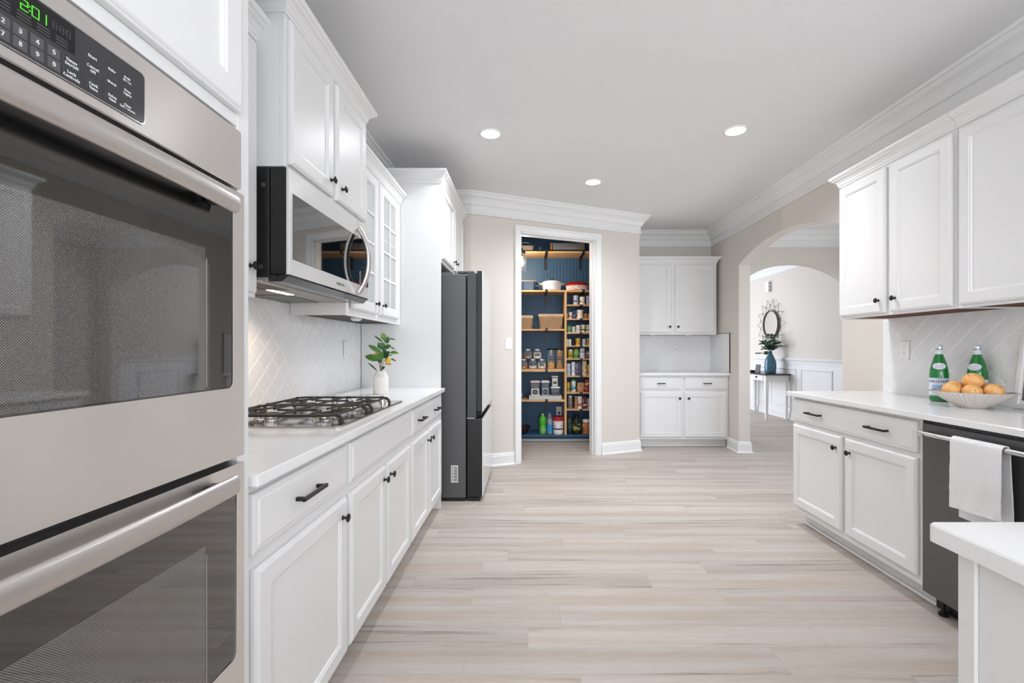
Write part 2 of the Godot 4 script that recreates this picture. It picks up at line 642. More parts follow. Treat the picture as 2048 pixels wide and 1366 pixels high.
func _ready() -> void:
	rng.seed = 7
	# camera: about 16 mm on full frame, shifted so that the vanishing point lies right of and below the centre
	var f := 910.2
	var cam := Camera3D.new()
	cam.name = "camera"
	cam.projection = Camera3D.PROJECTION_FRUSTUM
	cam.near = 0.05
	cam.far = 60.0
	cam.size = 2.0 * 683.0 / f * cam.near
	cam.frustum_offset = Vector2(-32.0, 15.0) / f * cam.near
	add_child(cam)
	cam.position = Vector3(0, EYE, 0)
	cam.current = true

	var env := Environment.new()
	env.background_mode = Environment.BG_SKY
	var sky := Sky.new()
	var sm := ProceduralSkyMaterial.new()
	sm.sky_top_color = Color("a9c2e2")
	sm.sky_horizon_color = Color("e6edf4")
	sm.ground_horizon_color = Color("c9cdc8")
	sm.ground_bottom_color = Color("9a9d94")
	sky.sky_material = sm
	env.sky = sky
	env.background_energy_multiplier = 1.0
	env.tonemap_mode = Environment.TONE_MAPPER_LINEAR
	env.tonemap_exposure = 1.66
	env.sdfgi_enabled = true
	env.ssao_enabled = true
	env.ssil_enabled = true
	var we := WorldEnvironment.new()
	we.name = "world"
	we.environment = env
	add_child(we)

	# daylight through the windows behind the camera, through the window on its right, through the windows of the hall and through the entry window beyond the arches
	area("window_daylight", V(0.55, 1.45, -3.3), Vector3(0, 0.75, -1), Vector2(3.0, 2.1), 9.5, Color("f1f5ff"))
	area("side_window_daylight", V(2.42, 1.5, -1.6), Vector3(-1, 0.9, -0.3), Vector2(2.2, 2.0), 3.6, Color("f1f5ff"))
	area("hall_window_daylight", V(4.4, 1.45, 3.3), Vector3(-1, 0.45, -0.15), Vector2(3.2, 2.0), 2.5, Color("f1f5ff"))
	area("entry_daylight", V(1.36, 1.45, 9.2), Vector3(1, 0.0, 0.12), Vector2(1.9, 1.8), 5.5, Color("e9f0ff"))

	make_materials()
	build_shell()
	build_floor()
	build_trim()
	build_lamps()
	build_left_run()
	build_oven()
	build_microwave()
	build_cooktop()
	build_fridge()
	build_right_run()
	build_nook()
	build_pantry()
	build_entry()
	build_counter_things()


# ---------------------------------------------------------------- the room
func arch(cx: float, half: float, spring: float, rise: float, m := 20) -> Array:
	var R := (half * half + rise * rise) / (2.0 * rise)
	var out := []
	var g := asin(half / R)
	for i in m + 1:
		var a := -g + 2.0 * g * i / m
		out.append(Vector2(cx + sin(a) * R, spring + rise - R + cos(a) * R))
	return out


func opening(x0: float, x1: float, holes: Array, top := CEIL) -> PackedVector2Array:
	var q := PackedVector2Array([Vector2(x0, 0)])
	for hole in holes:
		for w in hole:
			q.append(w)
	q.append(Vector2(x1, 0))
	q.append(Vector2(x1, top))
	q.append(Vector2(x0, top))
	return q


var diag: Transform3D      # along the pantry wall: x along it, y up, z out of it into the kitchen; x = 0 a little right of its left corner
var wall_r: MeshInstance3D
var wall_l: MeshInstance3D
var wall_b: MeshInstance3D
var floor_: MeshInstance3D


func build_shell() -> void:
	var w := M["wall paint"]
	wall_l = struct("wall_left", MB.new().box(XL - 0.15, XL, 0, CEIL, 3.5, -4.72), w)
	struct("wall_fridge", MB.new().box(XL, -0.577, 0, CEIL, -4.6, -4.72), w)
	var dir := Vector2(1.689, 0.716).normalized()
	var u := Vector3(dir.x, 0, -dir.y)
	diag = Transform3D(Basis(u, UP, u.cross(UP)), V(-0.363, 0, 4.694))
	struct("wall_pantry", MB.new(diag).extr(opening(-0.232, 1.834, [[Vector2(0.304, 0), Vector2(0.304, 2.45), Vector2(1.234, 2.45), Vector2(1.234, 0)]]), -0.12, 0.0), w)
	struct("wall_nook", MB.new().box(1.206, 1.326, 0, CEIL, -5.44, -DB), w)
	# back wall with the second arch
	var back := [Vector2(2.8, 0)] + arch(3.57, 0.77, 2.06, 0.293) + [Vector2(4.34, 0)]
	wall_b = struct("wall_back", MB.new(Transform3D(Basis.IDENTITY, V(0, 0, DB))).extr(opening(1.326, 4.6, [back]), 0.0, -0.13), w)
	# right wall with the first arch; x of the outline runs away from the camera
	var rb := Basis(Vector3(0, 0, -1), UP, Vector3(1, 0, 0))
	var first := [Vector2(3.556, 0)] + arch(4.427, 0.871, 2.183, 0.17) + [Vector2(5.298, 0)]
	var side := [Vector2(-2.75, 0.5), Vector2(-2.75, 2.5), Vector2(-0.45, 2.5), Vector2(-0.45, 0.5)]
	wall_r = struct("wall_right", MB.new(Transform3D(rb, Vector3(XR, 0, 0))).extr(opening(-0.45, DB, [first]), 0.0, 0.13), w)
	var wr2 := MB.new()
	wr2.box(XR, XR + 0.13, 0, 0.5, 0.45, 2.75)
	wr2.box(XR, XR + 0.13, 2.5, CEIL, 0.45, 2.75)
	wr2.box(XR, XR + 0.13, 0, CEIL, 2.75, 3.5)
	struct("wall_right", wr2, w)
	# rear wall round a wide window
	var rear := MB.new()
	rear.box(XL, -0.95, 0, CEIL, 3.35, 3.5).box(2.05, XR, 0, CEIL, 3.35, 3.5).box(-0.95, 2.05, 0, 0.4, 3.35, 3.5).box(-0.95, 2.05, 2.5, CEIL, 3.35, 3.5)
	struct("wall_rear", rear, w)
	for spec in [["window_1", -0.95, 2.05, 0.4, 2.5, 3, Transform3D(Basis.IDENTITY, Vector3(0, 0, 3.42))], ["window_2", -2.3, 0.0, 0.5, 2.5, 2, Transform3D(Basis(Vector3(0, 0, -1), UP, Vector3(1, 0, 0)), Vector3(XR + 0.06, 0, 0.45))], ["window_3", 8.2, 10.2, 0.5, 2.4, 2, Transform3D(Basis(Vector3(0, 0, -1), UP, Vector3(1, 0, 0)), Vector3(1.26, 0, 0))], ["window_4", 1.3, 5.4, 0.4, 2.5, 4, Transform3D(Basis(Vector3(0, 0, -1), UP, Vector3(1, 0, 0)), Vector3(4.57, 0, 0))]]:
		var fr := MB.new(spec[6])
		var x0: float = spec[1]
		var x1: float = spec[2]
		var y0: float = spec[3]
		var y1: float = spec[4]
		for k in spec[5] + 1:
			var x := lerpf(x0 + 0.03, x1 - 0.03, float(k) / spec[5])
			fr.box(x - 0.03, x + 0.03, y0, y1, -0.03, 0.03)
		for y in [y0 + 0.03, (y0 + y1) / 2, y1 - 0.03]:
			fr.box(x0, x1, y - 0.03, y + 0.03, -0.028, 0.028)
		var win := struct(spec[0], fr, M["trim paint"])
		part("pane", MB.new(spec[6]).box(x0 + 0.01, x1 - 0.01, y0 + 0.01, y1 - 0.01, -0.003, 0.003), M["clear glass"], win)
	# hall and entry beyond the arches
	struct("wall_entry", MB.new().box(4.5, 4.65, 0, CEIL, -5.4, -10.6), w)
	struct("wall_hall", MB.new().box(4.5, 4.65, 0, CEIL, 0.2, -1.3).box(4.5, 4.65, 0, 0.4, -1.3, -5.4).box(4.5, 4.65, 2.5, CEIL, -1.3, -5.4), w)
	struct("wall_hall", MB.new().box(XR + 0.13, 4.5, 0, CEIL, 0.2, 0.05), w)
	struct("wall_front", MB.new().box(1.2, 4.5, 0, CEIL, -10.5, -10.62), w)
	struct("wall_entry_window", MB.new().box(1.2, 1.32, 0, CEIL, -DB - 0.13, -8.2).box(1.2, 1.32, 0, 0.5, -8.2, -10.2).box(1.2, 1.32, 2.4, CEIL, -8.2, -10.2).box(1.2, 1.32, 0, CEIL, -10.2, -10.5), w)
	struct("ceiling", MB.new().box(-1.6, 4.8, CEIL, CEIL + 0.15, 3.6, -10.8), M["ceiling paint"])
	# pantry
	var pb := MB.new()
	var x := -0.98
	while x < 1.2:
		pb.box(x, x + 0.0385, 0, CEIL, -6.2165, -6.24)
		x += 0.0445
	var pw := struct("wall_pantry_back", MB.new().box(-1.1, 1.326, 0, CEIL, -6.2235, -6.36), M["navy"])
	part("beadboard", pb, M["navy"], pw).set_meta("kind", "stuff")
	struct("wall_pantry_side", MB.new().box(-1.1, -0.98, 0, CEIL, -4.74, -6.22), M["navy"])
	struct("wall_pantry_side", MB.new().box(1.19, 1.204, 0, CEIL, -5.5, -6.22), M["navy"])
	struct("ceiling_pantry", MB.new(Transform3D(Basis(Vector3(1, 0, 0), Vector3(0, 0, -1), UP), Vector3(0, CEIL - 0.012, 0))).extr(PackedVector2Array([Vector2(-0.98, 4.74), Vector2(-0.6, 4.74), Vector2(1.19, 5.5), Vector2(1.19, 6.22), Vector2(-0.98, 6.22)]), 0.0, 0.011), M["navy"])


func board(mb: MB, x0: float, x1: float, d0: float, d1: float, u0: float, u1: float) -> void:
	var g := 0.0001
	var b := 0.0004
	x0 += g
	x1 -= g
	d0 += g
	d1 -= g
	var y := 0.0
	var lo := -b
	mb.quad(V(x0 + b, y, d0 + b), V(x1 - b, y, d0 + b), V(x1 - b, y, d1 - b), V(x0 + b, y, d1 - b), UP, Rect2(u0, 0.02, u1 - u0, 0.96))
	var e := [V(x0, lo, d0), V(x1, lo, d0), V(x1, lo, d1), V(x0, lo, d1)]
	var i := [V(x0 + b, y, d0 + b), V(x1 - b, y, d0 + b), V(x1 - b, y, d1 - b), V(x0 + b, y, d1 - b)]
	for k in 4:
		var j := (k + 1) % 4
		mb.quad(e[k], e[j], i[j], i[k], UP + ((e[k] + e[j]) / 2 - (i[k] + i[j]) / 2).normalized(), Rect2(u0, 0.02, 0.3, 0.01))


func build_floor() -> void:
	floor_ = struct("floor", MB.new().box(-1.45, 4.65, -0.06, -0.0005, 3.5, -10.62), mat("underlay", "8d8278", 0.7))
	var W := 0.152
	var L := 1.22
	# known board ends, by the near edge of their row
	var ends := {2.902: 0.625, 2.446: 0.967, 2.75: 0.22, 2.294: 0.63, 1.99: 0.144, 1.838: 0.0, 1.686: -0.243}
	var rest := []
	for k in 6:
		rest.append(MB.new())
	var row := -24
	while true:
		var d0 := 2.902 + row * W
		row += 1
		if d0 > 10.4:
			break
		var start := rng.randf() * L
		for e in ends:
			if absf(e - d0) < 0.01:
				start = ends[e]
		var x := -1.3 - L + fposmod(start + 1.3, L)
		var x_end := 2.5 if d0 < 3.2 else 4.5
		if d0 > 6.2:
			x = maxf(x, 1.2)
		while x < x_end:
			var x0 := maxf(x, -1.3)
			var x1 := minf(x + L, x_end)
			x += L
			if x1 - x0 < 0.02:
				continue
			var k := rng.randi() % 6
			var flip := rng.randf() < 0.5
			var u0 := (x0 - (x - L)) / L
			var u1 := 1.0 - (x - x1) / L
			if flip:
				u0 = 1.0 - u0
				u1 = 1.0 - u1
			if d0 > 0.45 and d0 < 5.6 and x0 < 2.6 and not (d0 > 4.75 and x1 < -0.1):
				var mb := MB.new()
				board(mb, x0, x1, d0, d0 + W, u0, u1)
				part("plank", mb, M["board %d" % k], floor_)
			else:
				board(rest[k], x0, x1, d0, d0 + W, u0, u1)
	for k in 6:
		part("distant_planks", rest[k], M["board %d" % k], floor_).set_meta("kind", "stuff")


const CROWN := [Vector2(0, -0.205), Vector2(0.017, -0.205), Vector2(0.02, -0.198), Vector2(0.02, -0.19), Vector2(0.013, -0.184), Vector2(0.012, -0.115), Vector2(0.028, -0.11), Vector2(0.034, -0.098), Vector2(0.046, -0.074), Vector2(0.064, -0.054), Vector2(0.088, -0.04), Vector2(0.096, -0.03), Vector2(0.098, -0.018), Vector2(0.112, -0.014), Vector2(0.12, 0), Vector2(0, 0)]
const BASE := [Vector2(0, 0), Vector2(0.03, 0), Vector2(0.028, 0.01), Vector2(0.022, 0.017), Vector2(0.016, 0.02), Vector2(0.016, 0.1), Vector2(0.011, 0.105), Vector2(0.011, 0.115), Vector2(0.005, 0.129), Vector2(0, 0.13)]


func lifted(prof: Array, y: float, sx := 1.0, sy := 1.0) -> Array:
	var o := []
	for q in prof:
		o.append(Vector2(q.x * sx, q.y * sy + y))
	return o


func build_trim() -> void:
	var t := M["trim paint"]
	struct("trim_1", MB.new().sweep([Vector2(XL, -3.35), Vector2(XL, 4.6), Vector2(-0.577, 4.6), Vector2(1.326, 5.41), Vector2(1.326, DB), Vector2(XR, DB), Vector2(XR, -3.35)], lifted(CROWN, CEIL)), t)
	struct("trim_2", MB.new().sweep([Vector2(XR + 0.13, 0.2), Vector2(XR + 0.13, DB), Vector2(4.5, DB), Vector2(4.5, 0.2)], lifted(CROWN, CEIL)), t)
	struct("trim_3", MB.new().sweep([Vector2(4.5, 10.5), Vector2(4.5, DB + 0.13), Vector2(1.32, DB + 0.13)], lifted(CROWN, CEIL)), t)
	var along := func(s: float) -> Vector2:
		var q := diag * Vector3(s, 0, 0)
		return Vector2(q.x, -q.z)
	struct("baseboard_fridge", MB.new().sweep([Vector2(XL, 4.6), Vector2(-0.577, 4.6), along.call(0.236)], BASE), t)
	struct("baseboard_pantry", MB.new().sweep([along.call(1.302), Vector2(1.326, 5.41), Vector2(1.326, 5.57)], BASE), t)
	struct("baseboard_arch", MB.new().sweep([Vector2(XR, 5.57), Vector2(XR, 5.298), Vector2(XR + 0.13, 5.298), Vector2(XR + 0.13, DB)], BASE), t)
	struct("baseboard_arch", MB.new().sweep([Vector2(XR + 0.13, 3.2), Vector2(XR + 0.13, 3.556), Vector2(XR, 3.556), Vector2(XR, 3.2)], BASE, 1.0), t)
	struct("baseboard_hall", MB.new().sweep([Vector2(XR + 0.13, DB), Vector2(2.8, DB), Vector2(2.8, DB + 0.13), Vector2(2.5, DB + 0.13)], BASE), t)
	struct("baseboard_hall", MB.new().sweep([Vector2(4.5, 0.2), Vector2(4.5, DB), Vector2(4.34, DB), Vector2(4.34, DB + 0.13), Vector2(4.5, DB + 0.13)], BASE, 1.0), t)
	struct("baseboard_pantry_back", MB.new().box(-0.98, 1.19, 0, 0.03, -5.955, -5.97), t)
	# pantry door casing and jamb lining
	var cas := [Vector2(0, 0), Vector2(0.004, 0.012), Vector2(0.012, 0.015), Vector2(0.04, 0.017), Vector2(0.046, 0.021), Vector2(0.062, 0.022), Vector2(0.066, 0.02), Vector2(0.066, 0)]
	var cx := Transform3D(Basis(diag.basis.x, diag.basis.z, -UP), diag.origin)
	var d1 := struct("door_1", MB.new(cx).sweep([Vector2(0.308, 0), Vector2(0.308, 2.446), Vector2(1.23, 2.446), Vector2(1.23, 0)], cas, 1.0), t)
	var jm := MB.new(diag)
	jm.box(0.302, 0.318, 0, 2.45, -0.125, 0.002, 0.001).box(1.22, 1.236, 0, 2.45, -0.125, 0.002, 0.001).box(0.3, 1.238, 2.434, 2.452, -0.125, 0.002, 0.001)
	jm.box(0.318, 0.33, 0, 2.434, -0.075, -0.04).box(1.208, 1.22, 0, 2.434, -0.075, -0.04).box(0.318, 1.22, 2.422, 2.434, -0.075, -0.04)
	part("jamb", jm, t, d1)


func recessed(at: Vector3, label: String, power: float) -> void:
	var l := thing("recessed_light", label, "ceiling light", at, "recessed ceiling lights")
	part("trim_ring", MB.new(Transform3D(Basis.IDENTITY, at)).lathe([Vector2(0.067, -0.002), Vector2(0.069, -0.007), Vector2(0.075, -0.008), Vector2(0.082, -0.005), Vector2(0.084, 0.0)], Vector3.ZERO, 32), M["trim paint"], l)
	part("lamp_lens", MB.new(Transform3D(Basis.IDENTITY, at)).lathe([Vector2(0.0001, -0.0055), Vector2(0.066, -0.0045), Vector2(0.068, -0.002)], Vector3.ZERO, 32), M["lamp glow"], l)
	var s := SpotLight3D.new()
	s.name = "lamp"
	s.light_energy = power
	s.light_size = 0.055
	s.light_color = Color("f7f9ff")
	s.spot_angle = 76
	s.spot_angle_attenuation = 1.0
	s.spot_range = 12
	s.spot_attenuation = 2.0
	s.shadow_enabled = true
	l.add_child(s)
	s.position = Vector3(0, -0.012, 0)
	s.rotation_degrees = Vector3(-90, 0, 0)


func build_lamps() -> void:
	recessed(V(-0.273, CEIL, 3.31), "round recessed ceiling light on the left, nearer the microwave side of the kitchen", 1.75)
	recessed(V(1.489, CEIL, 3.265), "round recessed ceiling light on the right, nearer the wall cabinets", 1.75)
	recessed(V(0.61, CEIL, 4.27), "smallest and farthest recessed ceiling light, in front of the pantry door", 1.75)


# ---------------------------------------------------------------- cabinets (local x along the front, y up, z out of it)
func knob(xf: Transform3D, x: float, y: float, z: float, parent: Node) -> void:
	var k := MB.new(xf * Transform3D(Basis(Vector3(1, 0, 0), Vector3(0, 0, 1), Vector3(0, -1, 0)), Vector3(x, y, z)))
	k.lathe([Vector2(0.0075, 0), Vector2(0.0085, 0.0015), Vector2(0.007, 0.003), Vector2(0.0048, 0.006), Vector2(0.0045, 0.013), Vector2(0.0065, 0.0155), Vector2(0.0125, 0.017), Vector2(0.0152, 0.0195), Vector2(0.0148, 0.022), Vector2(0.011, 0.0245), Vector2(0.0001, 0.0255)], Vector3.ZERO, 18)
	part("knob", k, M["bronze"], parent)


func pull(xf: Transform3D, x: float, y: float, z: float, w: float, parent: Node) -> void:
	var k := MB.new(xf)
	k.box(x - w / 2, x + w / 2, y - 0.0055, y + 0.0055, z + 0.021, z + 0.031, 0.0012)
	for s in [-1.0, 1.0]:
		k.box(x + s * (w / 2 - 0.011) - 0.0055, x + s * (w / 2 - 0.011) + 0.0055, y - 0.0055, y + 0.0055, z, z + 0.024, 0.001)
	part("pull", k, M["bronze"], parent)


const EDGE := [[0.0, 0.001], [0.0, 0.011], [0.0015, 0.014], [0.005, 0.0155], [0.0075, 0.018], [0.011, 0.02]]


func door(parent: Node, xf: Transform3D, x0: float, x1: float, y0: float, y1: float, kx := -1.0, ky := 0.0, glazed := false) -> void:
	var f := MB.new(xf)
	f.rings(x0, x1, y0, y1, EDGE + [[0.056, 0.02], [0.0575, 0.0175], [0.063, 0.0165], [0.066, 0.011], [0.067, 0.004]], false)
	if not glazed:
		f.quad(Vector3(x0, y0, 0.001), Vector3(x1, y0, 0.001), Vector3(x1, y1, 0.001), Vector3(x0, y1, 0.001), Vector3(0, 0, -1))
	var d := part("door", f, M["white paint"], parent)
	if glazed:
		var i := 0.066
		var cx := (x0 + x1) / 2
		var b := MB.new(xf)
		b.box(cx - 0.008, cx + 0.008, y0 + i, y1 - i, 0.006, 0.018, 0.003)
		var h := (y1 - y0 - 2 * i) / 4
		for k in 3:
			var y := y0 + i + h * (k + 1)
			b.box(x0 + i, x1 - i, y - 0.008, y + 0.008, 0.006, 0.0175, 0.003)
		part("muntin", b, M["white paint"], d)
		for r in 4:
			for c in 2:
				var a := x0 + i if c == 0 else cx
				part("pane", MB.new(xf).box(a + 0.001, (cx if c == 0 else x1 - i) - 0.001, y0 + i + h * r + 0.001, y0 + i + h * (r + 1) - 0.001, 0.008, 0.011), M["door glass"], d)
	else:
		part("panel", MB.new(xf).quad(Vector3(x0 + 0.066, y0 + 0.066, 0.011), Vector3(x1 - 0.066, y0 + 0.066, 0.011), Vector3(x1 - 0.066, y1 - 0.066, 0.011), Vector3(x0 + 0.066, y1 - 0.066, 0.011), Vector3(0, 0, 1)), M["white paint"], d)
	if kx >= 0.0:
		knob(xf, kx, ky, 0.02, d)


func drawer(parent: Node, xf: Transform3D, x0: float, x1: float, y0: float, y1: float, pulls := [], pw := 0.145) -> void:
	var f := MB.new(xf)
	f.rings(x0, x1, y0, y1, [[0.0, 0.001], [0.0, 0.011], [0.0015, 0.014], [0.006, 0.0155], [0.014, 0.0162], [0.018, 0.0195], [0.02, 0.02]])
	f.quad(Vector3(x0, y0, 0.001), Vector3(x1, y0, 0.001), Vector3(x1, y1, 0.001), Vector3(x0, y1, 0.001), Vector3(0, 0, -1))
	var d := part("drawer", f, M["white paint"], parent)
	for q in pulls:
		pull(xf, q, (y0 + y1) / 2, 0.02, pw, d)


# a floor cabinet: box, recessed plinth with a shoe strip
func base_cabinet(called: String, label: String, xf: Transform3D, w: float, deep: float, group := "", shoe := true) -> Node3D:
	var o := thing(called, label, "cabinet", xf.origin, group)
	var b := MB.new(xf)
	b.box(0, w, 0.1, 0.884, -deep, 0, 0.001)
	part("body", b, M["white paint"], o)
	var k := MB.new(xf).box(0.0, w, 0.0, 0.0995, -deep, -0.075)
	if shoe:
		k.box(0.0, w, 0.0, 0.017, -0.075, -0.062, 0.005)
	part("plinth", k, M["white paint"], o)
	return o


const CORNICE := [Vector2(0, 0), Vector2(0.006, 0), Vector2(0.008, 0.01), Vector2(0.012, 0.014), Vector2(0.014, 0.028), Vector2(0.024, 0.042), Vector2(0.036, 0.05), Vector2(0.038, 0.056), Vector2(0.046, 0.06), Vector2(0.05, 0.068), Vector2(0.05, 0.078), Vector2(0, 0.078)]


# a wall cabinet with y0..y1 as its box, a cornice on top; left and right say whether the cornice returns to the wall there
func wall_cabinet(called: String, label: String, xf: Transform3D, w: float, y0: float, y1: float, deep: float, left: bool, right: bool, crown := 1.0, hollow := false, group := "") -> Node3D:
	var o := thing(called, label, "cabinet", xf * Vector3(0, y0, 0), group)
	var b := MB.new(xf)
	if hollow:
		b.box(0, 0.018, y0, y1, -deep, -0.018).box(w - 0.018, w, y0, y1, -deep, -0.018)
		b.box(0.018, w - 0.018, y0 + 0.012, y0 + 0.03, -deep, -0.018).box(0.018, w - 0.018, y1 - 0.02, y1, -deep, -0.018).box(0.018, w - 0.018, y0 + 0.03, y1 - 0.02, -deep, -deep + 0.008)
		b.box(0, 0.04, y0, y1, -0.018, 0).box(w - 0.04, w, y0, y1, -0.018, 0).box(0.04, w - 0.04, y0, y0 + 0.04, -0.018, 0).box(0.04, w - 0.04, y1 - 0.05, y1, -0.018, 0).box(w / 2 - 0.025, w / 2 + 0.025, y0 + 0.04, y1 - 0.05, -0.018, 0)
	else:
		b.box(0, w, y0 + 0.012, y1, -deep, -0.018)
		b.box(0, w, y0, y1, -0.018, 0, 0.001)
		b.box(0, 0.012, y0, y0 + 0.012, -deep, -0.018).box(w - 0.012, w, y0, y0 + 0.012, -deep, -0.018)
	part("body", b, M["white paint"], o)
	var path := []
	if left:
		path.append(Vector2(0, deep))
	path += [Vector2(0, 0), Vector2(w, 0)]
	if right:
		path.append(Vector2(w, deep))
	if crown > 0.0:
		part("cornice", MB.new(xf).sweep(path, lifted(CORNICE, y1 - 0.002, minf(1.0, crown), crown)), M["white paint"], o)
	return o


func slab(called: String, label: String, mb: MB, at: Vector3) -> void:
	solo(called, mb, M["quartz"], label, "countertop", at)


func puck(xf: Transform3D, x: float, y: float, z: float, c: Node) -> void:
	part("puck_light", MB.new(xf).lathe([Vector2(0.03, y + 0.012), Vector2(0.034, y + 0.01), Vector2(0.032, y - 0.004), Vector2(0.02, y - 0.012), Vector2(0.0001, y - 0.013)], Vector3(x, 0, z), 20), M["plate"], c)


# lantern-shaped tiles over x0..x1, y0..y1 of a wall face; every tile a mesh, those at the border cut
var tile_mesh: ArrayMesh
const TW := 0.122
const TH := 0.112


func tile_outline(cx: float, cy: float) -> PackedVector2Array:
	var q := PackedVector2Array()
	var g := 0.0021
	for s in [1.0, -1.0]:
		for k in 10:
			var y: float = TH / 2 * (1.0 - k / 4.5) * s
			var a: float = TAU * y / TH
			q.append(Vector2(cx + s * (0.005 + (TW / 2 - 0.01) * (1.0 + (cos(a) + 0.03 * cos(3.0 * a)) / 1.03) / 2), cy + y))
	q = Geometry2D.offset_polygon(q, -g, Geometry2D.JOIN_MITER)[0]
	return q


func tiles(parent: Node, xf: Transform3D, x0: float, x1: float, y0: float, y1: float, ox := 0.0, oy := 0.0) -> void:
	part("grout", MB.new(xf).box(x0, x1, y0, y1, 0.0004, 0.0045), M["grout"], parent)
	if tile_mesh == null:
		tile_mesh = MB.new().extr(tile_outline(0, 0), 0.0045, 0.0062, 0.0016, false).mesh()
	var frame := PackedVector2Array([Vector2(x0, y0), Vector2(x1, y0), Vector2(x1, y1), Vector2(x0, y1)])
	for j in range(-1, int((y1 - y0) / TH * 2) + 3):
		for i in range(-1, int((x1 - x0) / TW) + 2):
			var cx := x0 + ox + (i + (0.5 if j % 2 else 0.0)) * TW
			var cy := y0 + oy + j * TH / 2
			if cx - TW / 2 > x0 and cx + TW / 2 < x1 and cy - TH / 2 > y0 and cy + TH / 2 < y1:
				shared("tile", tile_mesh, M["tile"], parent, xf * Transform3D(Basis.IDENTITY, Vector3(cx, cy, 0)))
				continue
			for q in Geometry2D.intersect_polygons(tile_outline(cx, cy), frame):
				var area_ := 0.0
				for k in q.size():
					area_ += q[k].cross(q[(k + 1) % q.size()])
				if absf(area_) > 0.0006:
					part("tile", MB.new(xf).extr(q, 0.0045, 0.0062, 0.0, false), M["tile"], parent)


func outlet(xf: Transform3D, label: String, kind := "outlet", group := "") -> Node3D:
	var o := thing("wall_switch" if kind == "switch" else "wall_outlet", label, "switch" if kind == "switch" else "outlet", xf.origin, group)
	part("cover_plate", MB.new(xf).box(-0.037, 0.037, -0.06, 0.06, 0, 0.006, 0.003), M["plate"], o)
	if kind == "outlet":
		for s in [-1.0, 1.0]:
			part("receptacle", MB.new(xf).box(-0.017, 0.017, s * 0.023 - 0.015, s * 0.023 + 0.015, 0.005, 0.0075, 0.002), M["plate"], o)
			part("slot", MB.new(xf).box(-0.0085, -0.0055, s * 0.023 - 0.003, s * 0.023 + 0.008, 0.006, 0.0078).box(0.0055, 0.0085, s * 0.023 - 0.003, s * 0.023 + 0.006, 0.006, 0.0078).box(-0.002, 0.002, s * 0.023 - 0.01, s * 0.023 - 0.006, 0.006, 0.0078), M["slot pale"], o)
	elif kind == "switch":
		part("toggle", MB.new(xf).box(-0.006, 0.006, -0.012, 0.012, 0.005, 0.0075, 0.001).box(-0.004, 0.004, 0.0, 0.008, 0.006, 0.018, 0.002), M["plate"], o)
	else:
		part("jack", MB.new(xf * Transform3D(Basis(Vector3(1, 0, 0), Vector3(0, 0, 1), Vector3(0, -1, 0)), Vector3(0, 0, 0.005))).lathe([Vector2(0.006, 0), Vector2(0.006, 0.008), Vector2(0.0001, 0.008)], Vector3.ZERO, 12), M["slot"], o)
	return o


# ---------------------------------------------------------------- left side
func left_front(x: float, d: float) -> Transform3D:
	return facing(V(x, 0, d), Vector3(1, 0, 0))


